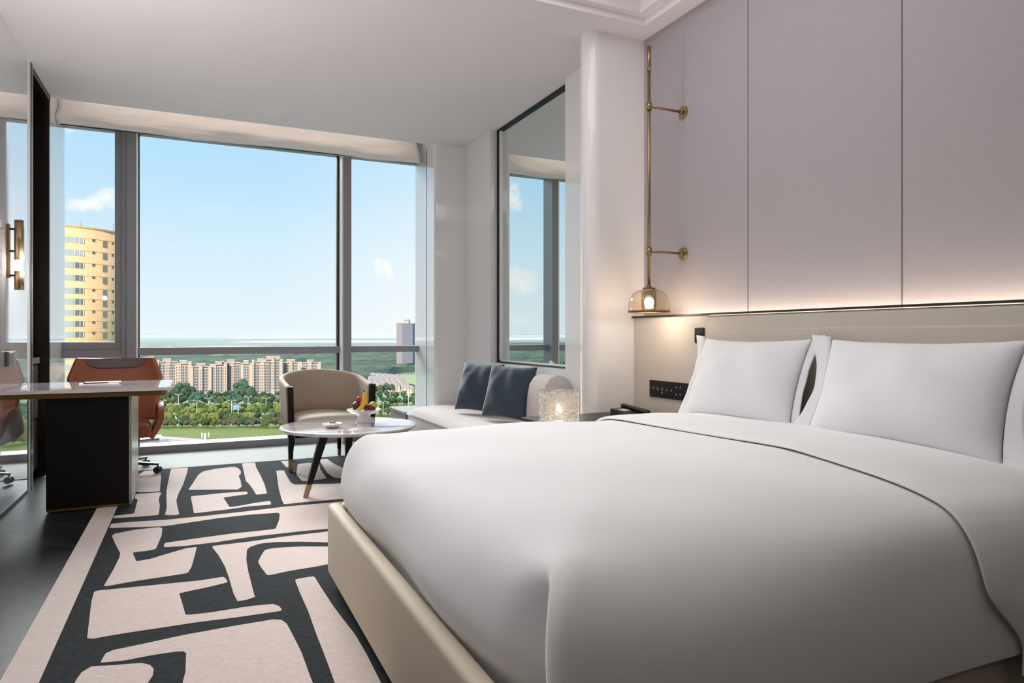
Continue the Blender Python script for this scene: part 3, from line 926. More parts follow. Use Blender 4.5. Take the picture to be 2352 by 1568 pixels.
# brass pendant wall lamp
WLm = thing('wall_lamp', 'tall brass rod wall lamp with amber glass dome over the nightstand', 'lamp', (2.47, 3.357, 1.25))
def lp(name, bm, m, root, smooth=None):
    o = obj(name, bm, m, root, smooth=smooth); o.location = -root.location; return o
b = new(); tube(b, [(2.47, 3.357, 1.405), (2.47, 3.357, 2.70)], 0.010, 16); tube(b, [(2.47, 3.357, 2.70), (2.47, 3.357, 2.85)], 0.0125, 16); lp('rod', b, BRASS, WLm)
for z_ in (2.49, 1.622):
    b = new(); tube(b, [(2.47, 3.357, z_), (2.72, 3.357, z_)], 0.0075, 12); tube(b, [(2.47, 3.357, z_ - .022), (2.47, 3.357, z_ + .022)], 0.0165, 16); a_ = lp('arm', b, BRASS, WLm)
    b = new(); tube(b, [(2.716, 3.357, z_), (2.73, 3.357, z_)], 0.036, 28); tube(b, [(2.70, 3.357, z_), (2.716, 3.357, z_)], 0.013, 16)
    o = obj('wall_disc', b, BRASS, a_)
b = new(); tube(b, [(2.47, 3.357, 1.395), (2.47, 3.357, 1.425)], [0.018, 0.011], 16)
lathe(b, [(0, 1.405), (0.036, 1.405), (0.038, 1.398), (0.034, 1.392), (0, 1.392)], (2.47, 3.357, 0), 24); lp('cap', b, BRASSD, WLm)
b = new()
sh = [(0.02, 1.396), (0.05, 1.394), (0.078, 1.384), (0.10, 1.366), (0.115, 1.342), (0.122, 1.315), (0.124, 1.29), (0.124, 1.262)]
lathe(b, sh + [(r - 0.004, z - (0.0 if i == 0 else 0.0015)) for i, (r, z) in enumerate(sh[::-1])], (2.47, 3.357, 0), 40)
s_ = lp('glass_shade', b, AMBER, WLm)
b = new(); lathe(b, [(0.1255, 1.266), (0.1255, 1.256), (0.1195, 1.256), (0.1195, 1.266), (0.1255, 1.266)], (2.47, 3.357, 0), 40); obj('rim', b, BRASSD, s_)
b = new(); lathe(b, [(0.045, 1.39), (0.045, 1.272), (0.043, 1.272), (0.043, 1.39)], (2.47, 3.357, 0), 28); lp('inner_glass_cylinder', b, AMBER, WLm)
b = new(); bmesh.ops.create_uvsphere(b, u_segments=16, v_segments=12, radius=0.030, matrix=Matrix.Translation((2.47, 3.357, 1.318))); lp('bulb', b, emit('pendant_bulb', (1, 0.93, 0.80, 1), 14), WLm, True)
point('pendant_bulb_light', (2.47, 3.357, 1.272), 3.2, 0.03, (1.0, 0.84, 0.68))

# ================================================================== DAYBED
D = thing('daybed', 'low warm grey upholstered daybed under the wall mirror', 'sofa', (2.25, 5.5, 0))
b = new()
def seatf(u, v):
    a, c = 2 * u - 1, 2 * v - 1
    return a, c
lo, hi = rel(D, (1.93, 4.42, 0.14), (2.575, 6.63, 0.36)); bx(b, lo, hi, 0.03, 4)
o = obj('base', b, SOFA, D, smooth=True)
b = new()
x0, x1, y0, y1 = 1.925, 2.575, 4.40, 6.64
def cush(u, v):
    a, c = 2 * u - 1, 2 * v - 1
    x = (x0 + x1) / 2 + a * (x1 - x0) / 2
    y = (y0 + y1) / 2 + c * (y1 - y0) / 2
    z = 0.345 + 0.085 * ((1 - abs(a) ** 3.5) * (1 - abs(c) ** 12)) ** 0.5
    return Vector((x - 2.25, y - 5.5, z))
gridsurf(b, cush, 24, 50)
def skirt(u, v):
    t = u * 4
    k = min(int(t), 3)
    f_ = t - k
    cs = [(x0, y0), (x1, y0), (x1, y1), (x0, y1), (x0, y0)]
    x = cs[k][0] * (1 - f_) + cs[k + 1][0] * f_
    y = cs[k][1] * (1 - f_) + cs[k + 1][1] * f_
    return Vector((x - 2.25, y - 5.5, 0.345 - v * 0.015))
gridsurf(b, skirt, 40, 1, closeu=False)
obj('seat_cushion', b, SOFA, D, smooth=True)
pbox('plinth', (2.0, 4.5, 0.0), (2.57, 6.6, 0.14), BLACKW, D)
# back bolster
b = new()
prof = [(0.0, 0.0), (-0.235, 0.0), (-0.245, 0.05), (-0.242, 0.14), (-0.235, 0.24), (-0.215, 0.33), (-0.175, 0.385), (-0.12, 0.405), (-0.06, 0.395), (-0.02, 0.37), (0.0, 0.33)]
def bol(u, v):
    t = u * len(prof)
    k = int(t) % len(prof)
    f_ = t - int(t)
    p, q_ = prof[k], prof[(k + 1) % len(prof)]
    x, z = p[0] * (1 - f_) + q_[0] * f_, p[1] * (1 - f_) + q_[1] * f_
    e = (1 - abs(2 * v - 1) ** 14) ** 0.35 if v not in (0, 1) else 0.0
    e = 0.86 + 0.14 * e
    cx, cz = -0.12, 0.19
    return Vector((cx + (x - cx) * e, -0.15 + v * 0.30, max(0.0, cz + (z - cz) * e)))
g = gridsurf(b, bol, len(prof), 24, closeu=True)
for k in (0, -1): b.faces.new([g[i][k] for i in range(len(prof))])
tag(obj('bolster_cushion', b, SOFA, None, loc=(2.573, 4.60, 0.418), smooth=True), 'thick warm grey back bolster at the near end of the daybed', 'cushion')
def vel(label, loc, yaw, tilt, seed):
    return make_pillow('throw_cushion', label, 0.465, 0.465, 0.18, loc, (R(-tilt), R(2 * math.sin(seed * 7)), yaw), 0, VELVET, seed, 'cushion', pinch=0.07)
vel('slate blue velvet cushion closest to the window on the daybed', (2.28, 5.57, 0.665), R(-60), 17, 0.3)
vel('slate blue velvet cushion leaning in front of the grey bolster', (2.30, 4.99, 0.665), R(-60), 17, 1.1)
LG = struct(qbox('trim_4', (1.93, 6.66, 0.0), (2.238, 7.262, 0.335), mat('grey_ledge_front', (120, 124, 122), 0.4)))
struct(qbox('trim_5', (1.91, 6.65, 0.335), (2.238, 7.262, 0.35), STONE))

# ================================================================== LOUNGE CHAIR
LC = thing('lounge_chair', 'barrel back sand upholstered armchair with dark wood legs by the window', 'chair', (1.03, 6.17, 0), R(5))
Lh = 0.335
def upath(s, r=Lh):
    # s 0..1 : left front -> back -> right front ; front is -Y
    L1, L2 = 0.26, PI * r * 0.97
    tot = 2 * L1 + L2
    d = s * tot
    if d < L1: return Vector((-r, -0.30 + d, 0)), Vector((-1, 0, 0))
    if d > L1 + L2:
        e = d - L1 - L2
        return Vector((r, -0.04 - e, 0)), Vector((1, 0, 0))
    a = PI - (d - L1) / L2 * PI
    return Vector((r * math.cos(a), -0.04 + 0.97 * r * math.sin(a), 0)), Vector((math.cos(a), math.sin(a), 0))
b = new()
SEC = [(0.022, 0.0), (0.024, 0.5), (0.026, 0.93), (0.022, 0.975), (0.010, 0.996), (0.0, 1.0), (-0.010, 0.996), (-0.022, 0.975), (-0.026, 0.93), (-0.024, 0.5), (-0.022, 0.0)]
NU = 48
g = []
for i in range(NU + 1):
    s = i / NU
    p, nn = upath(s)
    top = 0.705 + 0.105 * math.sin(PI * s) ** 1.4
    bot = 0.30 if True else 0
    flare = 0.02
    row = []
    for (off, h) in SEC:
        z = bot + (top - bot) * h
        row.append(b.verts.new(p + nn * (off + flare * (h - 0.3)) + Vector((0, 0, z))))
    g.append(row)
for i in range(NU):
    for j in range(len(SEC)):
        k = (j + 1) % len(SEC)
        b.faces.new((g[i][j], g[i + 1][j], g[i + 1][k], g[i][k])).smooth = True
for e in (0, -1): b.faces.new(g[e])
obj('back_shell', b, SHELLF, LC)
b = new()
def lseat(u, v):
    a, c = 2 * u - 1, v
    y = -0.325 + c * 0.60
    w = 0.302 if y < -0.04 else math.sqrt(max(0.0, 0.302 ** 2 - ((y + 0.04) / 0.97) ** 2)) + 0.004
    e = (max(0, 1 - abs(a) ** 5) * max(0, 1 - abs(2 * c - 1) ** 7)) ** 0.4
    return Vector((a * w, y, 0.385 + 0.055 * e + 0.012 * (1 - a * a)))
gt = gridsurf(b, lseat, 24, 28)
gb = [[b.verts.new(Vector((v.co.x, v.co.y, 0.30))) for v in row] for row in gt]
for i in range(24):
    for (j) in (0, 28):
        b.faces.new((gt[i][j], gt[i + 1][j], gb[i + 1][j], gb[i][j]))
for j in range(28):
    for i in (0, 24):
        b.faces.new((gt[i][j], gt[i][j + 1], gb[i][j + 1], gb[i][j]))
obj('seat', b, mat('sand_seat_leather', (206, 190, 170), 0.6), LC)
def tleg(name, p_top, p_mid, p_bot, w0, w1, w2, root, m, capm, capl=0.085):
    b = new()
    def sec(p, w): return [b.verts.new(Vector(p) + Vector((sx * w / 2, sy * w / 2, 0))) for sx, sy in ((-1, -1), (1, -1), (1, 1), (-1, 1))]
    pb = Vector(p_bot); pm = Vector(p_mid)
    d = (pm - pb) / (pm.z - pb.z)
    pc = pb + d * capl
    wc = w2 + (w1 - w2) * capl / (pm.z - pb.z)
    rr = [sec(p_top, w0), sec(p_mid, w1), sec(pc, wc)]
    for x, y in zip(rr, rr[1:]):
        for i in range(4): b.faces.new((x[i], x[(i + 1) % 4], y[(i + 1) % 4], y[i]))
    b.faces.new(rr[0]); b.faces.new(rr[-1])
    o = obj(name, b, m, root)
    b = new()
    def sec2(p, w): return [b.verts.new(Vector(p) + Vector((sx * w / 2, sy * w / 2, 0))) for sx, sy in ((-1, -1), (1, -1), (1, 1), (-1, 1))]
    r1, r2 = sec2(pc, wc + 0.001), sec2(pb, w2)
    for i in range(4): b.faces.new((r1[i], r1[(i + 1) % 4], r2[(i + 1) % 4], r2[i]))
    b.faces.new(r1); b.faces.new(r2)
    obj('brass_cap', b, capm, o)
    return o
for s in (-1, 1):
    tleg('leg', (s * 0.348, -0.322, 0.70), (s * 0.342, -0.322, 0.40), (s * 0.342, -0.322, 0.0085), 0.045, 0.048, 0.026, LC, BLACKW, BRASS, 0.10)
    tleg('leg', (s * 0.20, 0.20, 0.31), (s * 0.205, 0.21, 0.28), (s * 0.22, 0.25, 0.0), 0.04, 0.04, 0.024, LC, BLACKW, BRASS, 0.07)
b = new(); bx(b, (-0.30, -0.30, 0.27), (0.30, 0.18, 0.305), 0.01); obj('seat_frame', b, BLACKW, LC)

# ================================================================== COFFEE TABLE
CT = thing('coffee_table', 'round veined marble coffee table on splayed dark legs beyond the bed', 'table', (1.03, 5.02, 0))
b = new(); lathe(b, [(0, 0.470), (0.470, 0.470), (0.482, 0.468), (0.487, 0.462), (0.482, 0.452), (0.462, 0.442), (0.44, 0.439), (0, 0.439)], n=96)
obj('marble_top', b, MARBLE, CT)
b = new(); lathe(b, [(0, 0.439), (0.30, 0.439), (0.29, 0.425), (0, 0.42)], n=48); obj('underframe', b, BLACKW, CT)
for a in (207, 325, 80):
    ca, sa = math.cos(R(a)), math.sin(R(a))
    tleg('leg', (0.215 * ca, 0.215 * sa, 0.43), (0.225 * ca, 0.225 * sa, 0.415), (0.375 * ca, 0.375 * sa, 0.0085), 0.058, 0.058, 0.03, CT, BLACKW, BRASS, 0.085)
TZ = 0.470
# footed fruit bowl
FB = thing('fruit_bowl', 'clear footed glass fruit bowl on the marble coffee table', 'bowl', (1.15, 5.08, TZ))
b = new()
lathe(b, [(0.0, 0.0), (0.052, 0.0), (0.056, 0.006), (0.050, 0.022), (0.046, 0.05), (0.050, 0.062), (0.075, 0.068), (0.105, 0.078), (0.125, 0.095), (0.130, 0.098), (0.126, 0.101),
          (0.104, 0.083), (0.075, 0.074), (0.045, 0.07), (0.0, 0.069)], n=48)
obj('glass_dish', b, mat('frosted_pale_glass', (228, 224, 226), 0.12, coat=0.8), FB)
bx0, by0 = 1.15, 5.08
# banana: tapered bent body
def banana(label, pts, name='banana'):
    B_ = thing(name, label, 'fruit', pts[0])
    b = new()
    rad = [0.007, 0.015, 0.019, 0.0205, 0.019, 0.015, 0.008]
    q = [Vector(p) - Vector(pts[0]) for p in pts]
    tube(b, q, rad, 8)
    obj('peel', b, mat('banana_yellow', (232, 186, 46), 0.5), B_, smooth=False)
    b = new(); tube(b, [q[-1], q[-1] + (q[-1] - q[-2]).normalized() * 0.022], [0.006, 0.005], 8); obj('stem', b, mat('banana_stem', (92, 62, 34), 0.7), B_)
    return B_
banana('ripe yellow banana standing upright in the fruit bowl',
       [(bx0 - 0.075, by0 - 0.055, TZ + 0.094), (bx0 - 0.055, by0 - 0.052, TZ + 0.10), (bx0 - 0.030, by0 - 0.045, TZ + 0.115), (bx0 - 0.010, by0 - 0.035, TZ + 0.14), (bx0, by0 - 0.02, TZ + 0.17), (bx0 + 0.003, by0 - 0.01, TZ + 0.20), (bx0 + 0.003, by0, TZ + 0.225)])
GRAPE = mat('red_grape', (108, 26, 30), 0.25, coat=0.3)
def fruit(name, label, c, r, m, sc=(1, 1, 1), stem=True):
    F_ = thing(name, label, 'fruit', (c[0], c[1], c[2] - r * sc[2]))
    b = new()
    n_ = 20
    prof = []
    for i in range(n_ + 1):
        t = PI * i / n_
        rr = r * math.sin(t) * (1 + 0.05 * math.cos(t))
        zz = r * sc[2] * (-math.cos(t)) + r * sc[2]
        if i == n_: rr, zz = 0.0, zz - 0.006
        prof.append((max(rr, 0), zz))
    prof[0] = (0, 0)
    lathe(b, prof, n=20)
    obj('skin', b, m, F_, smooth=True)
    if stem:
        b = new(); tube(b, [(0, 0, 2 * r * sc[2] - 0.008), (0.004, 0, 2 * r * sc[2] + 0.010)], 0.0018, 6); obj('stem', b, mat('fruit_stem', (84, 60, 40), 0.8), F_)
    return F_
fruit('apple', 'dark red apple at the left of the fruit bowl', (bx0 - 0.055, by0 + 0.0, TZ + 0.125), 0.034, mat('dark_apple_red', (100, 30, 28), 0.3, noise=((70, 22, 20), 20, (1, 1, 1), .2), coat=0.4))
fruit('strawberry', 'bright red strawberry on top beside the banana', (bx0 - 0.035, by0 + 0.005, TZ + 0.172), 0.019, mat('strawberry_red', (176, 22, 26), 0.35, coat=0.3), (1, 1, 1.35), False)
fruit('green_apple', 'yellow green apple at the right of the fruit bowl', (bx0 + 0.068, by0 - 0.005, TZ + 0.122), 0.033, mat('green_apple_skin', (172, 178, 44), 0.3, coat=0.4))
rnd = random.Random(4)
G_ = thing('grape_bunch', 'small bunch of dark red grapes in front in the fruit bowl', 'fruit', (bx0 + 0.03, by0 - 0.06, TZ + 0.085))
for k in range(16):
    b = new(); bmesh.ops.create_uvsphere(b, u_segments=12, v_segments=8, radius=0.0105)
    row = k // 6
    o = obj('grape', b, GRAPE, G_, loc=((k % 6 - 2.5) * 0.0135 + rnd.uniform(-.002, .002), rnd.uniform(-0.008, 0.008) + row * 0.008, 0.012 + row * 0.015), smooth=True)
b = new()
def leaf(u, v):
    w = 0.018 * math.sin(PI * u) ** 0.8
    return Vector(((u - 0.5) * 0.06, (v - 0.5) * 2 * w, 0.006 * math.sin(PI * u) + 0.004 * abs(v - .5)))
gridsurf(b, leaf, 8, 4)
o = obj('lettuce_leaf', b, mat('leaf_green', (70, 122, 40), 0.6), None, loc=(bx0 - 0.092, by0 - 0.045, TZ + 0.097), rotz=0.6, smooth=True); solid(o, 0.0015)
tag(o, 'green garnish leaf at the left rim of the fruit bowl', 'leaf')

# small dish with folded towel card
DS = thing('snack_dish', 'small cream dish holding brown biscuits on the coffee table', 'dish', (0.885, 4.90, TZ), R(25))
b = new(); lathe(b, [(0, 0.0), (0.035, 0.0), (0.062, 0.014), (0.070, 0.030), (0.066, 0.031), (0.056, 0.016), (0, 0.006)], n=32)
obj('dish', b, mat('cream_porcelain', (236, 222, 206), 0.3), DS)
b = new()
for (x_, y_, r_, a_) in ((-0.02, 0, 0.024, 0.2), (0.02, 0.012, 0.024, -0.3), (0.005, -0.024, 0.022, 0.5)):
    t = new(); bx(t, (-r_, -r_ * 0.8, 0.014), (r_, r_ * 0.8, 0.034), 0.006)
    bmesh.ops.rotate(t, verts=t.verts, cent=(0, 0, 0), matrix=Matrix.Rotation(a_, 3, 'Z'))
    bmesh.ops.translate(t, verts=t.verts, vec=(x_, y_, 0)); merge(b, t)
obj('biscuits', b, mat('biscuit_white', (222, 206, 190), 0.7), DS)
b = new(); t = new(); bx(t, (-0.02, -0.006, 0.036), (0.028, 0.008, 0.044), 0.003); merge(b, t); t = new(); bx(t, (-0.004, -0.03, 0.036), (0.008, 0.012, 0.042), 0.003); merge(b, t)
obj('chocolate', b, mat('dark_chocolate', (74, 52, 42), 0.5), DS)

# ================================================================== DESK
DK = thing('writing_desk', 'marble topped desk on dark wood pedestal against the glossy left wall', 'desk', (-0.6, 5.4, 0))
b = new()
def rr(x0, x1, y0, y1, r):
    pts = [(x0, y0)]
    for i in range(7):
        a = -PI / 2 + PI / 2 * i / 6
        pts.append((x1 - r + r * math.cos(a), y0 + r + r * math.sin(a)))
    for i in range(7):
        a = PI / 2 * i / 6
        pts.append((x1 - r + r * math.cos(a), y1 - r + r * math.sin(a)))
    pts.append((x0, y1))
    return pts
l = DK.location
top = [(x - l.x, y - l.y) for x, y in rr(XL + 0.006, -0.145, 5.06, 5.92, 0.03)]
prism(b, top, 0.757, 0.777)
obj('marble_top', b, MARBLEW, DK)
b = new(); prism(b, [(x - l.x, y - l.y) for x, y in rr(XL + 0.006, -0.165, 5.075, 5.905, 0.03)], 0.725, 0.757); obj('brass_edge_band', b, BRASSD, DK)
pbox('pedestal', (-0.84, 5.11, 0.025), (-0.385, 5.70, 0.725), BLACKW, DK, 0.002)
pbox('steel_side_panel', (-0.385, 5.112, 0.012), (-0.368, 5.698, 0.725), STEEL, DK, 0.001)
pbox('brass_foot', (-0.838, 5.112, 0.009), (-0.387, 5.698, 0.026), BRASSD, DK)
NB = thing('notepad', 'white notepad with pen groove lying on the marble desk top', 'notepad', (-0.60, 5.60, 0.777), R(6))
b = new(); bx(b, (-0.125, -0.09, 0), (0.115, 0.10, 0.006), 0.001); obj('paper_block', b, PAPER, NB)
b = new(); bx(b, (-0.09, -0.03, 0.0062), (0.13, 0.115, 0.012), 0.001); o = obj('cover', b, CARD, NB)
b = new(); tube(b, [(-0.10, -0.045, 0.0105), (0.05, -0.04, 0.0105)], 0.0042, 10); tag(obj('pen', b, BRONZE, None, loc=(-0.60, 5.60, 0.777), rotz=R(6)), 'slim dark pen resting on the notepad', 'pen')

# ================================================================== OFFICE CHAIR
OC = thing('office_chair', 'cognac leather swivel office chair behind the marble desk', 'chair', (-0.57, 6.33, 0), R(4))
b = new()
def oback(u, v):
    a = 2 * u - 1
    w = 0.27 + (0.325 - 0.27) * min(1, (1 - v) / 0.30) if v > 0.7 else 0.325 - 0.05 * smooth01((0.7 - v) / 0.7)
    z = 0.42 + v * 0.51
    y = 0.20 + 0.10 * v - 0.13 * abs(a) ** 2.4 * (1 - 0.35 * v)
    return Vector((a * w * (1 - 0.04 * (1 if v > 0.97 else 0)), y, z))
gridsurf(b, oback, 30, 24)
o = obj('backrest', b, LEATHER, OC, smooth=True); solid(o, 0.045, 1)
s2 = o.modifiers.new('bev', 'BEVEL'); s2.width = 0.014; s2.segments = 3
bk = o
b = new()
def opatch(u, v):
    a = 2 * u - 1
    vv = 1.0 - v * 0.165 * (1 - abs(a) ** 5) - 0.004
    uu = 0.5 + a * 0.42
    p = oback(uu, vv)
    return p + Vector((0, -0.050 if False else -0.006, 0.0))
gridsurf(b, opatch, 24, 6)
o = obj('headrest_patch', b, GREYL, bk, smooth=True); solid(o, 0.004, 1)
o['label'] = 'taupe leather patch along the top of the backrest'
b = new()
def oseat(u, v):
    a, c = 2 * u - 1, 2 * v - 1
    e = (max(0, 1 - abs(a) ** 4) * max(0, 1 - abs(c) ** 5)) ** 0.45
    return Vector((a * 0.255, c * 0.245 - 0.02, 0.395 + 0.045 * e))
gt = gridsurf(b, oseat, 20, 20)
gb = [[b.verts.new(Vector((v.co.x * 0.96, v.co.y * 0.96, 0.315))) for v in row] for row in gt]
for i in range(20):
    for j in (0, 20): b.faces.new((gt[i][j], gt[i + 1][j], gb[i + 1][j], gb[i][j])).smooth = True
    for k in (0, 20): b.faces.new((gt[k][i], gt[k][i + 1], gb[k][i + 1], gb[k][i])).smooth = True
for i in range(20):
    for j in range(20): b.faces.new((gb[i][j], gb[i + 1][j], gb[i + 1][j + 1], gb[i][j + 1]))
obj('seat', b, LEATHER, OC)
for s in (-1, 1):
    b = new()
    def arm(u, v, s=s):
        # curved side wing: rises from seat edge, rounded top
        y = -0.20 + u * 0.42
        top = 0.30 + 0.27 * (max(0, 1 - abs((u - 0.42) / 0.60) ** 3)) ** 0.6
        z = 0.30 + (top - 0.30) * v
        x = 0.245 + 0.085 * math.sin(min(1, v * 1.1) * PI / 2) - 0.01 * v
        return Vector((s * x, y, z))
    gridsurf(b, arm, 20, 12)
    o = obj('armrest', b, LEATHER, OC, smooth=True); solid(o, 0.042, 0)
    m_ = o.modifiers.new('bev', 'BEVEL'); m_.width = 0.018; m_.segments = 3
b = new(); tube(b, [(0, 0, 0.11), (0, 0, 0.20)], 0.028, 16); tube(b, [(0, 0, 0.20), (0, 0, 0.315)], 0.016, 14); bx(b, (-0.09, -0.09, 0.295), (0.09, 0.09, 0.318), 0.004); obj('gas_column', b, BLACKP, OC)
b = new()
for k in range(5):
    a = R(-24 + 72 * k)
    ca, sa = math.cos(a), math.sin(a)
    t = new()
    for (r0, r1, h0, h1, w0, w1) in ((0.02, 0.33, 0.115, 0.088, 0.042, 0.026),):
        vsx = [(r0, -w0 / 2, h0 - .03), (r0, w0 / 2, h0 - .03), (r0, w0 / 2, h0), (r0, -w0 / 2, h0), (r1, -w1 / 2, h1 - .016), (r1, w1 / 2, h1 - .016), (r1, w1 / 2, h1), (r1, -w1 / 2, h1)]
        V = [t.verts.new((x * ca - y * sa, x * sa + y * ca, z)) for x, y, z in vsx]
        for f_ in ((0, 1, 2, 3), (4, 5, 6, 7), (0, 1, 5, 4), (1, 2, 6, 5), (2, 3, 7, 6), (3, 0, 4, 7)): t.faces.new([V[i] for i in f_])
    merge(b, t)
tube(b, [(0, 0, 0.075), (0, 0, 0.12)], 0.045, 20)
obj('star_base', b, mat('dark_polished_steel', (92, 92, 94), 0.3, metal=0.9), OC)
for k in range(5):
    a = R(-24 + 72 * k)
    ca, sa = math.cos(a), math.sin(a)
    b = new()
    p = Vector((0.325 * ca, 0.325 * sa, 0.0345))
    t_ = Vector((-sa, ca, 0))
    for s in (-1, 1): tube(b, [p + t_ * (s * 0.008), p + t_ * (s * 0.026)], 0.026, 18)
    tube(b, [p + Vector((0, 0, 0.0)), p + Vector((0, 0, 0.045))], 0.007, 8)
    obj('caster', b, BLACKP, OC)

# ================================================================== LEFT WALL FITTINGS
SC = thing('wall_sconce', 'brass tube wall sconce with lit gap on the white glass wall', 'lamp', (XL, 5.27, 1.42))
pbox('back_bar', (XL, 5.245, 1.485), (XL + 0.014, 5.283, 1.825), BRASSD, SC, 0.001)
def sc(bm): return bm
b = new(); l = SC.location
cx_, cy_ = 0.062, 0.0
tube(b, [(cx_, cy_, 1.60 - l.z), (cx_, cy_, 1.853 - l.z)], 0.0265, 28); obj('upper_tube', b, BRASS, SC)
b = new(); tube(b, [(cx_, cy_, 1.41 - l.z), (cx_, cy_, 1.528 - l.z)], 0.0265, 28); obj('lower_tube', b, BRASS, SC)
b = new(); tube(b, [(cx_, cy_, 1.528 - l.z), (cx_, cy_, 1.60 - l.z)], 0.021, 24, caps=False); obj('lit_diffuser', b, emit('sconce_glow', (1, 0.93, 0.84, 1), 3.2), SC)
point('sconce_light', (XL + 0.11, 5.27, 1.565), 5, 0.03, (1.0, 0.93, 0.86))
for z_ in (1.795, 1.655, 1.50):
    b = new(); tube(b, [(0.013, cy_, z_ - l.z), (cx_ - 0.024, cy_, z_ - l.z)], 0.0065, 12); obj('standoff', b, GASKET, SC)
WO = thing('wall_outlet', 'double socket plate in grey and black on the left glass wall', 'socket', (XL, 5.31, 0.97))
pbox('plate', (XL, 5.18, 0.925), (XL + 0.012, 5.44, 1.018), mat('taupe_plate', (170, 160, 152), 0.4, metal=0.3), WO, 0.002)
pbox('black_socket', (XL + 0.010, 5.17, 0.924), (XL + 0.016, 5.23, 1.019), BLACKP, WO, 0.002)
pbox('grey_switch', (XL + 0.010, 5.25, 0.932), (XL + 0.015, 5.36, 1.010), mat('grey_switch', (130, 134, 130), 0.4, metal=0.3), WO, 0.002)

# ================================================================== OUTSIDE, SEEN FROM THE TWENTIETH FLOOR
GZ = -64.0
S_, C_ = math.sin(YAW), math.cos(YAW)
def at(px, t, z=GZ):
    u = (px - 1176) / 1568
    return Vector((t * (S_ + u * C_), t * (C_ - u * S_), z))
def tg(py):          # depth along the view axis at which the ground reaches that row
    return (1.12 - GZ) * 1568 / (py - 770)
rnd = random.Random(11)

GRASS = mat('field_grass', (98, 110, 44), 0.95, spec=0.1, noise=((76, 92, 38), 0.035, (1, 2.5, 1), 0.2))
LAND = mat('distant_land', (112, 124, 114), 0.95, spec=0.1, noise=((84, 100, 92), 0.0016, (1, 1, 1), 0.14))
ASPH = mat('pale_road', (132, 130, 130), 0.9)
WATER = mat('lake_water', (128, 136, 146), 0.6)
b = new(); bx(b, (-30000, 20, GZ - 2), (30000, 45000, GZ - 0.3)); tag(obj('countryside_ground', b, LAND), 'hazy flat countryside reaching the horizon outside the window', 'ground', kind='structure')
def strip(name, pts, z0, m, th=0.2):
    b = new(); prism(b, [(p.x, p.y) for p in pts], z0 - th, z0); return obj(name, b, m)
o = strip('grass_field', [at(100, tg(1090)), at(1400, tg(1090)), at(1400, tg(975)), at(100, tg(979))], GZ, GRASS)
o['kind'] = 'structure'
o = strip('road', [at(100, tg(985)), at(1400, tg(985)), at(1400, tg(905)), at(100, tg(905))], GZ - 0.05, mat('planted_verge', (96, 118, 70), 0.95)); o['kind'] = 'structure'
for k, (y0, y1) in enumerate(((962, 958), (938, 935), (921, 918))):
    o = strip('road', [at(100, tg(y0)), at(1400, tg(y0)), at(1400, tg(y1)), at(100, tg(y1))], GZ + 0.05 + 0.02 * k, ASPH); o['kind'] = 'structure'
o = strip('road', [at(150, tg(1110)), at(480, tg(1110)), at(462, tg(1015)), at(352, tg(1006)), at(150, tg(1004))], GZ + 0.1, mat('grey_forecourt', (112, 112, 118), 0.9)); o['kind'] = 'structure'
o = strip('footpath', [at(150, tg(1004.5)), at(352, tg(1006.5)), at(462, tg(1015)), at(490, tg(1013)), at(455, tg(1008)), at(352, tg(1001)), at(150, tg(1000))], GZ + 0.25, mat('pink_paving', (150, 132, 122), 0.9)); o['kind'] = 'structure'
o = strip('lake', [at(520, tg(786)), at(1500, tg(787)), at(1500, tg(781)), at(640, tg(782))], GZ + 0.1, WATER, 0.3); tag(o, 'pale lake stretching along the horizon', 'lake')
o = strip('lake', [at(-900, tg(786)), at(-200, tg(784)), at(-200, tg(778)), at(-900, tg(778))], GZ + 0.1, WATER, 0.3); tag(o, 'pale lake far off to the left seen in the mirror', 'lake')
o = strip('grass_field', [at(915, tg(905)), at(1100, tg(905)), at(1200, tg(855)), at(880, tg(862))], GZ + 0.15, mat('bright_meadow', (104, 120, 66), 0.95)); o['kind'] = 'structure'

# ---- trees
def tree_mesh(name, col, col2, seed, tall=1.0):
    r_ = random.Random(seed)
    b = new()
    for k in range(11):
        a = r_.uniform(0, 2 * PI); d = r_.uniform(0.0, 0.62); h = r_.uniform(0.45, 1.0)
        rad = r_.uniform(0.26, 0.46)
        t = new()
        bmesh.ops.create_icosphere(t, subdivisions=2, radius=rad)
        for v in t.verts:
            v.co *= 1 + r_.uniform(-0.17, 0.17)
            v.co += Vector((d * math.cos(a), d * math.sin(a), h * tall * 1.1))
            v.co.z = max(v.co.z, 0.12)
        merge(b, t)
    tube(b, [(0, 0, 0), (0, 0, 0.7)], 0.05, 6)
    m = mat('foliage_' + name, col, 0.95, spec=0.08, noise=(col2, 2.2, (1, 1, 1), 0.15), bump=(6, (1, 1, 1), 0.8, 0.25))
    me = bpy.data.meshes.new('tree_' + name)
    bmesh.ops.recalc_face_normals(b, faces=list(b.faces))
    b.to_mesh(me); b.free(); me.materials.append(m)
    return me
TREES = {
    'dark': [tree_mesh('dark_green', (62, 82, 54), (42, 60, 44), s) for s in (1, 2)],
    'mid': [tree_mesh('mid_green', (92, 106, 60), (60, 78, 50), s) for s in (3, 4)],
    'yellow': [tree_mesh('yellow_green', (124, 128, 64), (90, 102, 54), s) for s in (5, 6)],
    'plum': [tree_mesh('plum_brown', (96, 84, 76), (66, 72, 58), s) for s in (7,)],
    'blue': [tree_mesh('blue_green', (78, 104, 82), (56, 82, 70), s, 1.25) for s in (8, 9)],
}
def tree(kind, p, r, label, group):
    me = rnd.choice(TREES[kind])
    o = bpy.data.objects.new('tree', me); COL.objects.link(o)
    o.location = p; o.rotation_euler = (0, 0, rnd.uniform(0, 6.28))
    k = r * rnd.uniform(0.85, 1.15)
    o.scale = (k, k, k * rnd.uniform(0.85, 1.1))
    tag(o, label, 'tree', group)
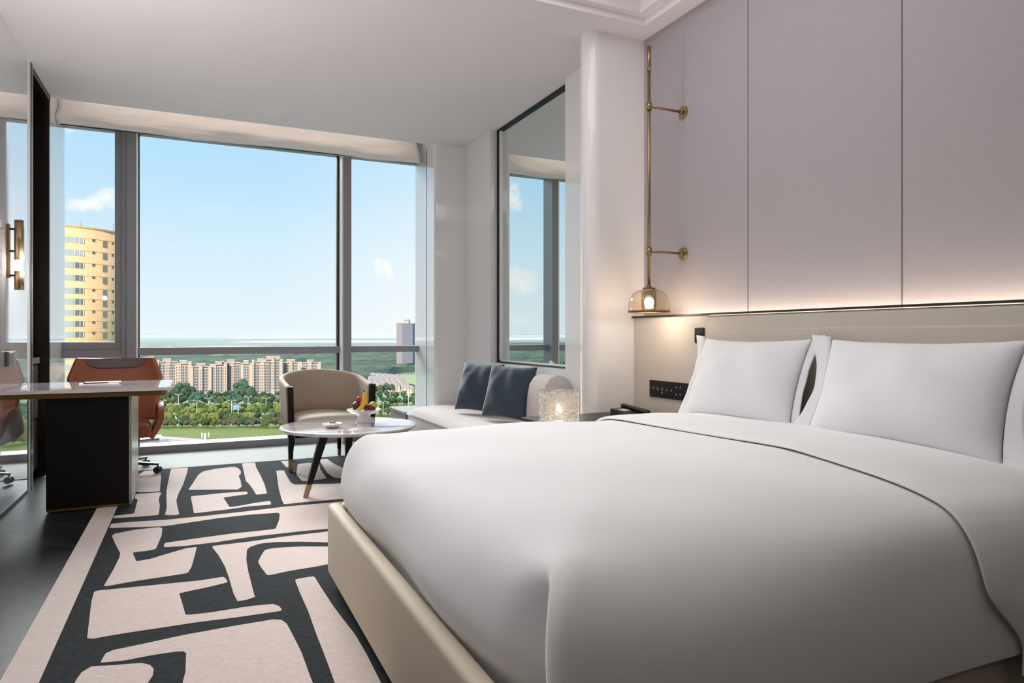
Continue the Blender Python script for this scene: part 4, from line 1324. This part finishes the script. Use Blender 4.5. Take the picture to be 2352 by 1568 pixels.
def row(py, x0, x1, n, r, kinds, label, group, jit=3.0):
    for k in range(n):
        px = x0 + (x1 - x0) * (k + 0.5) / n + rnd.uniform(-4, 4)
        t = tg(py) + rnd.uniform(-jit, jit)
        tree(rnd.choice(kinds), at(px, t), r, label, group)
row(979, 335, 1000, 44, 4.3, ['mid', 'plum', 'dark', 'mid', 'plum'], 'roadside tree in the mixed row along the far edge of the grass field', 'trees along the grass field')
row(968, 335, 1000, 40, 4.6, ['mid', 'yellow', 'dark', 'mid'], 'green tree just behind the first row beyond the grass field', 'second row of roadside trees')
row(951, 335, 1000, 40, 4.8, ['yellow', 'mid', 'yellow', 'mid'], 'yellow green tree on the strip between the two roads', 'trees between the roads')
row(943, 335, 1000, 34, 4.6, ['yellow', 'mid', 'dark'], 'round green street tree on the farther road edge', 'trees on the farther road edge')
row(929, 335, 1000, 36, 5.4, ['dark', 'mid', 'blue'], 'dark green tree in the row below the apartment blocks', 'trees below the apartment blocks')
row(917, 335, 1000, 34, 5.6, ['dark', 'blue', 'dark'], 'deep green tree at the foot of the apartment blocks', 'trees at the foot of the apartments')
for (px, py, rr_) in ((412, 911, 9.5), (421, 911, 9), (556, 910, 11.5), (565, 911, 9)):
    tree('blue', at(px, tg(py) - 6), rr_, 'tall blue green tree standing in a gap between the apartment blocks', 'tall trees between apartment blocks')
row(899, 838, 1000, 12, 6.0, ['dark', 'blue', 'mid'], 'dark tree in front of the villa rows', 'trees before the villas')

# ---- far woods: nobody could count the crowns
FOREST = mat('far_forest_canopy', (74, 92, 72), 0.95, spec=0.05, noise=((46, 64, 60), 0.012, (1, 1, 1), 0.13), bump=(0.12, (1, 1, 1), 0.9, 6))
b = new()
from mathutils import noise as mn
def canopy(u, v):
    t = 860 * (3600 / 860) ** v
    px = -1500 + u * 3300
    p = at(px, t)
    q = Vector((p.x * 0.03, p.y * 0.03, 0))
    h = 6 + 5 * mn.noise(q) + 6 * mn.noise(q * 0.25) + 4.5 * mn.noise(q * 2.7)
    clear = mn.noise(Vector((p.x * 0.004, p.y * 0.0028, 3.0)))
    if clear > 0.22: h = -1.5
    if v in (0, 1): h = -1
    return Vector((p.x, p.y, GZ + h))
gridsurf(b, canopy, 330, 150)
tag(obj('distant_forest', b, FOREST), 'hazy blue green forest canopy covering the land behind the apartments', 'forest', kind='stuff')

# ---- low hills on the horizon
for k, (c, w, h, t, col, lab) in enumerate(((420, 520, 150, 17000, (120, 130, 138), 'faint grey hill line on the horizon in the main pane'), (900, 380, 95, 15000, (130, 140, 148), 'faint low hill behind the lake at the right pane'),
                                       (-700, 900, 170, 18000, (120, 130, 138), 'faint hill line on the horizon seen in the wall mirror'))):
    b = new()
    def hill(u, v, c=c, w=w, h=h, t=t):
        p = at(c + (u - 0.5) * 2 * w, t + v * 1800)
        e = math.sin(PI * u) ** 0.7 * math.sin(PI * v)
        return Vector((p.x, p.y, GZ + h * e * (0.8 + 0.3 * mn.noise(Vector((u * 6, v, k))))))
    gridsurf(b, hill, 50, 8)
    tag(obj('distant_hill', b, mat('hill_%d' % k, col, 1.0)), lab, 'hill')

# ---- apartment blocks
TAN = mat('apartment_tan_render', (186, 170, 160), 0.85)
TAN2 = mat('apartment_pale_pink_render', (180, 166, 160), 0.85)
GREYW = mat('apartment_grey_bay', (150, 148, 152), 0.8)
ROOFG = mat('apartment_roof_edge', (168, 156, 152), 0.8)
WGL = mat('apartment_window_glass', (84, 88, 96), 0.25)
win_me = {}
def win_mesh(w, h):
    k = (w, h)
    if k not in win_me:
        b = new(); bx(b, (-w / 2, -0.06, -h / 2), (w / 2, 0.06, h / 2))
        me = bpy.data.meshes.new('window'); b.to_mesh(me); b.free(); me.materials.append(WGL)
        win_me[k] = me
    return win_me[k]
def block(px0, px1, ytop, t, label, bays, depth=14, penthouse=0.4):
    """bays: list of (relative width, kind)"""
    c = at((px0 + px1) / 2, t)
    Wd = (px1 - px0) * t / 1568
    Hh = (1.12 - GZ) - (ytop - 770) * t / 1568
    az = math.atan2(c.x, c.y)
    A = thing('apartment_block', label, 'building', c, -az)
    b = new()
    tot = sum(w for w, k in bays)
    x = -Wd / 2
    grey = new()
    wins = []
    fl_n = max(3, int(Hh / 3.1))
    for w, k in bays:
        bw = w / tot * Wd
        if k == 't':
            bx(b, (x, -0.8, 0), (x + bw, depth, Hh))
            if bw > 4.5:
                wins += [(x + bw * 0.28, -0.83, 1.0, 1.5), (x + bw * 0.72, -0.83, 1.0, 1.5)]
        elif k == 'T':
            bx(b, (x, -1.8, 0), (x + bw, depth, Hh + 1.8))
            wins += [(x + bw * 0.5, -1.83, 0.9, 1.4)]
        else:
            bx(b, (x, 0.6, 0), (x + bw, depth, Hh - 0.4))
            bx(grey, (x + 0.1, 0.3, 0), (x + bw - 0.1, 0.62, Hh - 2.4))
            wins += [(x + bw * 0.3, 0.27, 1.5, 1.9), (x + bw * 0.7, 0.27, 1.5, 1.9)]
        x += bw
    o1 = obj('facade', b, rnd.choice([TAN, TAN, TAN2]), A)
    obj('recessed_bays', grey, GREYW, A)
    b = new()
    x = -Wd / 2
    for w, k in bays:
        bw = w / tot * Wd
        hh = Hh + (1.8 if k == 'T' else 0)
        bx(b, (x - 0.3, -2.2 if k == 'T' else -1.2, hh), (x + bw + 0.3, depth + .3, hh + 0.5))
        x += bw
    bx(b, (-Wd * penthouse / 2, 2, Hh), (Wd * penthouse / 2, depth - 2, Hh + 3.4))
    bx(b, (-Wd * penthouse / 2 - .4, 1.6, Hh + 3.4), (Wd * penthouse / 2 + .4, depth - 1.6, Hh + 3.8))
    obj('roof', b, ROOFG, A)
    cnt = 0
    for (wx, wy, ww, wh) in wins:
        for f_ in range(fl_n):
            z = Hh - 3.4 - f_ * 3.1
            if z < 4 or cnt >= 96: break
            o = bpy.data.objects.new('window', win_mesh(ww, wh)); COL.objects.link(o)
            o.parent = A; o.location = (wx, wy, z); cnt += 1
    return A
B1 = [(3, 't'), (5, 'g'), (3, 'T'), (5, 'g'), (3, 't')]
B2 = [(2, 'T'), (5, 'g'), (4, 't'), (5, 'g')]
B3 = [(4, 't'), (5, 'g'), (2, 'T')]
block(318, 362, 834, 742, 'tan apartment block partly hidden by the office chair', B3)
block(362, 404, 832, 748, 'tan apartment block right above the desk corner', B2)
block(404, 438, 836, 752, 'set back tan apartment block behind the left blue green tree', B3)
block(438, 484, 843, 735, 'shorter tan apartment block standing closest to the trees', B1)
block(484, 520, 838, 745, 'narrow tan apartment block left of the middle pair', B3)
block(510, 550, 834, 757, 'tan apartment block in the middle of the row', B2)
block(552, 578, 836, 765, 'recessed apartment block behind the right blue green tree', [(3, 't'), (5, 'g'), (2, 't')])
block(580, 618, 832, 746, 'tan apartment block left of the taller one', B2)
block(606, 648, 826, 752, 'tallest tan apartment block with wide penthouse', B1, penthouse=0.7)
block(646, 690, 833, 768, 'tan apartment block rising behind the armchair', B1)
block(688, 736, 834, 800, 'rightmost tan apartment block before the forest', B1, penthouse=0.3)

# ---- villas
def villa_proto():
    V = thing('villa', 'x', 'house', (0, 0, 0), 0)
    b = new(); bx(b, (-4.5, -4, 0), (4.5, 4, 8.0)); bx(b, (-1.5, -5, 0), (2.5, -4, 7)); obj('walls', b, mat('villa_peach_render', (214, 186, 164), 0.85), V)
    b = new()
    for (x0, x1, y0, y1, z0, z1) in ((-4.8, 4.8, -4.4, 4.4, 7.9, 10.2), (-2, 3, -5.4, -2, 6.9, 8.8)):
        v = [b.verts.new(p) for p in ((x0, y0, z0), (x1, y0, z0), (x1, y1, z0), (x0, y1, z0), (x0 + 1.8, (y0 + y1) / 2, z1), (x1 - 1.8, (y0 + y1) / 2, z1))]
        for f_ in ((0, 1, 5, 4), (1, 2, 5), (2, 3, 4, 5), (3, 0, 4), (3, 2, 1, 0)): b.faces.new([v[i] for i in f_])
    obj('roof', b, mat('villa_grey_roof', (136, 132, 138), 0.8), V)
    for x_ in (-3.2, 0.5, 3.6):
        for z_ in (1.8, 4.2, 6.3):
            o = bpy.data.objects.new('window', win_mesh(1.1, 1.5)); COL.objects.link(o); o.parent = V
            o.location = (x_, -5.03 if x_ == 0.5 else -4.03, z_)
    return V
V0 = villa_proto()
k = 0
for (py, x0, x1, n) in ((872, 850, 918, 5), (879, 848, 926, 6), (887, 846, 932, 6), (896, 852, 938, 6), (905, 930, 946, 2)):
    for i in range(n):
        V = V0 if k == 0 else copy_tree(V0)
        px = x0 + (x1 - x0) * (i + 0.5) / n
        p = at(px, tg(py + (i * 0.8)))
        V.location = p
        V.rotation_euler = (0, 0, -math.atan2(p.x, p.y) + rnd.uniform(-0.25, 0.25))
        V['label'] = 'peach villa with grey hipped roof in the estate right of the armchair'
        V['group'] = 'villas right of the armchair'
        k += 1

# ---- far slab tower
c = at(933, 1456)
FT = thing('residential_tower', 'tall grey residential tower rising above the forest in the right pane', 'building', c, -math.atan2(c.x, c.y) - 0.35)
b = new(); bx(b, (-19, -9, 0), (-4, 12, 92), 1.2); obj('pale_wing', b, mat('tower_pale_wing', (142, 134, 136), 0.85), FT)
b = new(); bx(b, (-5, -12, 0), (19, 12, 91), 1.5); obj('blue_grey_wing', b, mat('tower_blue_wing', (108, 112, 130), 0.8), FT)
b = new(); bx(b, (-4, -4, 91), (7, 6, 97)); bx(b, (-5, -5, 97), (5, 5, 99)); obj('crown', b, mat('tower_crown', (172, 168, 172), 0.85), FT)
bm_w = new(); bx(bm_w, (-1.2, -0.1, -1.0), (1.2, 0.1, 1.0)); me = bpy.data.meshes.new('window'); bm_w.to_mesh(me); bm_w.free(); me.materials.append(mat('tower_glass', (112, 120, 140), 0.3))
for z_ in range(4, 90, 5):
    for x_ in (-2, 3, 8, 13, 17):
        o = bpy.data.objects.new('window', me); COL.objects.link(o); o.parent = FT; o.location = (x_, -12.05, z_)
# slab blocks far off, seen in the mirror
c = at(-620, 3000)
FB_ = thing('slab_building', 'pale distant slab building low on the horizon seen in the mirror', 'building', c, -math.atan2(c.x, c.y))
b = new(); bx(b, (-60, -10, 0), (-22, 10, 92)); bx(b, (-20, -10, 0), (10, 10, 88)); bx(b, (12, -10, 0), (36, 10, 84)); obj('slabs', b, mat('far_slab', (186, 190, 196), 0.9), FB_)
b = new(); bx(b, (-56, -8, 92), (-40, 8, 98)); obj('roof_hut', b, mat('far_slab_hut', (176, 180, 188), 0.9), FB_)

# ---- curved tan tower close by on the left
TC = at(133, 197, 0)
TW = thing('curved_tower', 'curved golden tan tower block with ribbon windows in the left pane', 'building', TC, -math.atan2(TC.x, TC.y))
TR = 17.0
TILE = bpy.data.materials.new('golden_tile_cladding'); TILE.use_nodes = True
nt = TILE.node_tree; pb_ = nt.nodes['Principled BSDF']; pb_.inputs['Roughness'].default_value = 0.7
tcn = nt.nodes.new('ShaderNodeTexCoord'); brk = nt.nodes.new('ShaderNodeTexBrick'); brk.inputs['Scale'].default_value = 1.0
brk.inputs['Brick Width'].default_value = 1.2; brk.inputs['Row Height'].default_value = 0.6; brk.inputs['Mortar Size'].default_value = 0.03; brk.offset = 0.0
brk.inputs['Color1'].default_value = srgb(238, 198, 152); brk.inputs['Color2'].default_value = srgb(232, 190, 142); brk.inputs['Mortar'].default_value = srgb(212, 168, 122)
nt.links.new(tcn.outputs['UV'], brk.inputs['Vector']); nt.links.new(brk.outputs[0], pb_.inputs['Base Color'])
b = new()
uvl = b.loops.layers.uv.new('uv')
NA = 64
ZT = 30.6
def cp(a, z, r=TR): return Vector((r * math.sin(a), -r * math.cos(a), z))
zs = [GZ, 0, ZT]
gg = [[b.verts.new(cp(2 * PI * i / NA, z)) for z in zs] for i in range(NA)]
for i in range(NA):
    for j in range(len(zs) - 1):
        f_ = b.faces.new((gg[i][j], gg[(i + 1) % NA][j], gg[(i + 1) % NA][j + 1], gg[i][j + 1])); f_.smooth = True
        for lp_, (ii, jj) in zip(f_.loops, ((i, j), (i + 1, j), (i + 1, j + 1), (i, j + 1))):
            lp_[uvl].uv = (2 * PI * ii / NA * TR, zs[jj])
b.faces.new([g_[-1] for g_ in gg])
obj('facade', b, TILE, TW)
b = new()
tg2 = [[b.verts.new(cp(2 * PI * i / NA, z, r)) for (r, z) in ((TR + 0.15, ZT - 0.1), (TR + 0.15, ZT + 0.3), (TR - 0.4, ZT + 0.3))] for i in range(NA)]
for i in range(NA):
    for j in range(2): b.faces.new((tg2[i][j], tg2[(i + 1) % NA][j], tg2[(i + 1) % NA][j + 1], tg2[i][j + 1]))
obj('parapet', b, mat('tower_parapet', (206, 172, 124), 0.8), TW)
TWG = mat('tower_ribbon_glass', (168, 178, 176), 0.3)
TWD = mat('tower_dark_glass', (104, 116, 124), 0.3)
TWF = mat('tower_white_frame', (222, 224, 222), 0.6)
def arcpanel(a0, a1, z0, z1, r0, r1, n=6):
    b = new()
    V = [[b.verts.new(cp(a0 + (a1 - a0) * i / n, z, r)) for (z, r) in ((z0, r0), (z0, r1), (z1, r1), (z1, r0))] for i in range(n + 1)]
    for i in range(n):
        for j in range(4): b.faces.new((V[i][j], V[i + 1][j], V[i + 1][(j + 1) % 4], V[i][(j + 1) % 4]))
    b.faces.new(V[0]); b.faces.new(V[-1])
    return b
def arc_mesh(name, a0, a1, h, r1, m, n=6):
    b = arcpanel(a0, a1, -h, 0, TR - 0.2, r1, n)
    me = bpy.data.meshes.new(name); bmesh.ops.recalc_face_normals(b, faces=list(b.faces)); b.to_mesh(me); b.free(); me.materials.append(m); return me
rows_z = [26.7, 23.25, 19.85, 16.4, 12.9, 9.95, 6.95, 3.95, 1.0, -1.95, -4.9, -7.85, -10.8, -13.75]
rib = arc_mesh('ribbon_window', R(-24), R(20.5), 1.55, TR + 0.05, TWG, 16)
ribf = []
b = new()
for (a0, a1) in ((-24, -22.5), (-13, -12), (-3.5, -2.8), (4.2, 4.8), (12.5, 13.1), (16.8, 17.3), (19.8, 20.5)):
    merge(b, arcpanel(R(a0), R(a1), -1.55, 0, TR, TR + 0.12, 1))
me_f = bpy.data.meshes.new('window_frame'); b.to_mesh(me_f); b.free(); me_f.materials.append(TWF)
me_d = arc_mesh('dark_pane', R(-2.8), R(2.4), 1.5, TR + 0.08, TWD, 3)
me_d2 = arc_mesh('dark_pane', R(12.0), R(19.6), 1.5, TR + 0.08, TWD, 3)
smalls = [(29.0, 1.3, 0.75, 0.35), (40.3, 2.3, 1.75, 0.15), (50.3, 1.2, 0.85, 0.4), (57.0, 1.6, 0.85, 0.45), (67.0, 1.2, 1.1, 0.4)]
sm_me = [arc_mesh('window', R(a - w), R(a + w), h, TR + 0.04, mat('tower_small_window', (112, 98, 84), 0.4) if k_ != 1 else mat('tower_grey_window', (136, 138, 128), 0.35), 2) for k_, (a, w, h, dz) in enumerate(smalls)]
line = arc_mesh('floor_line', R(20.5), R(85), 0.10, TR + 0.03, mat('floor_line', (186, 150, 104), 0.8), 12)
for z_ in rows_z:
    r0 = bpy.data.objects.new('ribbon_window', rib); COL.objects.link(r0); r0.parent = TW; r0.location = (0, 0, z_ + 1.12 - 1.12 + 1.12)
    for mm, nm in ((me_f, 'window_frame'), (me_d, 'dark_pane'), (me_d2, 'dark_pane')):
        if nm == 'dark_pane' and z_ > 20 and mm is me_d2: continue
        k_ = bpy.data.objects.new(nm, mm); COL.objects.link(k_); k_.parent = r0
    for mm, (a, w, h, dz) in zip(sm_me, smalls):
        o = bpy.data.objects.new('window', mm); COL.objects.link(o); o.parent = TW; o.location = (0, 0, z_ + 1.12 + (dz - 0.35))
    if z_ != rows_z[0]:
        pass
    o = bpy.data.objects.new('floor_line', line); COL.objects.link(o); o.parent = TW; o.location = (0, 0, z_ + 1.12)
b = new(); tube(b, [cp(R(60), ZT, 15.5), cp(R(60), ZT + 3.0, 15.5)], 0.09, 6); tube(b, [cp(R(20), ZT, 15.5), cp(R(20), ZT + 2.0, 15.5)], 0.07, 6); bx(b, (-13, -3, ZT), (3, 8, ZT + 1.2)); obj('roof_plant', b, mat('roof_plant', (120, 116, 112), 0.8), TW)

# ---- street lamps, road sign, white posts
LM = mat('street_lamp_metal', (214, 216, 210), 0.6)
SLP = thing('street_lamp', 'x', 'street lamp')
b = new(); tube(b, [(0, 0, 0), (0, 0, 12)], [0.22, 0.16], 8); obj('pole', b, LM, SLP)
b = new(); tube(b, [(-2.2, 0, 12.6), (-1.0, 0, 12.2), (0, 0, 11.9), (1.0, 0, 12.2), (2.2, 0, 12.6)], 0.13, 6); bx(b, (-3.0, -.25, 12.5), (-1.9, .25, 12.8)); bx(b, (1.9, -.25, 12.5), (3.0, .25, 12.8)); obj('double_arm', b, LM, SLP)
first = True
for (px, py) in ((374, 955), (410, 937), (452, 955), (478, 948), (532, 955), (570, 944), (611, 948), (643, 942), (880, 958), (896, 926), (938, 940)):
    L_ = SLP if first else copy_tree(SLP)
    first = False
    p = at(px, tg(py)); L_.location = p; L_.rotation_euler = (0, 0, -math.atan2(p.x, p.y))
    L_['label'] = 'pale double arm street lamp rising between the roadside trees'
    L_['group'] = 'street lamps along the road'
p = at(541, tg(955))
RS = thing('road_sign', 'blue road sign board standing among the trees below the apartments', 'sign', p, -math.atan2(p.x, p.y))
b = new(); bx(b, (-2.2, -.1, 5.0), (2.2, .1, 9.0)); obj('sign_board', b, mat('sign_blue', (96, 140, 186), 0.6), RS)
b = new(); tube(b, [(2.3, 0, 0), (2.3, 0, 9.4)], 0.15, 6); obj('post', b, LM, RS)
b = new(); bx(b, (-1.4, -.14, 7.6), (1.4, -.1, 7.9)); bx(b, (-1.4, -.14, 6.4), (0.6, -.1, 6.7)); obj('sign_lines', b, TWF, RS)
for k, (px, py, h) in enumerate(((464, 1006, 3.4), (470.5, 1010, 4.0), (479, 1004, 3.0))):
    p = at(px, tg(py)); b = new(); bx(b, (-.35 - .2 * (k == 1), -.35, 0), (.35 + .2 * (k == 1), .35, h), 0.05)
    lab = ['left slim white post at the edge of the grass field', 'thickest white post in the middle at the edge of the grass field', 'right slim white post at the edge of the grass field'][k]
    tag(obj('white_post', b, mat('white_post', (236, 236, 226), 0.7), None, loc=p), lab, 'post')
# pale canopy roof at the lower left of the pane
p = at(340, tg(1018))
CR = thing('canopy_roof', 'low white canopy roof beyond the office chair seat', 'building', p, 0.3)
b = new(); prism(b, [(-14, -7), (6, -7), (8, 3), (-14, 5)], 3.6, 4.3); obj('roof_slab', b, mat('canopy_white', (238, 226, 218), 0.7), CR)
b = new(); bx(b, (-12, -5, 0), (5, 3, 3.6)); obj('walls', b, ASPH, CR)

# ---- haze in the open air beyond the first rows of trees
HZ = bpy.data.materials.new('summer_haze'); HZ.use_nodes = True
nt = HZ.node_tree; nt.nodes.clear()
sc_ = nt.nodes.new('ShaderNodeVolumeScatter'); sc_.inputs['Color'].default_value = (0.072, 0.080, 0.090, 1); sc_.inputs['Density'].default_value = 0.00020; sc_.inputs['Anisotropy'].default_value = 0.2
oo = nt.nodes.new('ShaderNodeOutputMaterial'); nt.links.new(sc_.outputs[0], oo.inputs['Volume'])
b = new(); bx(b, (-20000, 300, GZ - 1), (20000, 30000, 12))
o = obj('haze', b, HZ)
o['kind'] = 'stuff'; o['label'] = 'thin summer haze over the distant land'; o['category'] = 'haze'
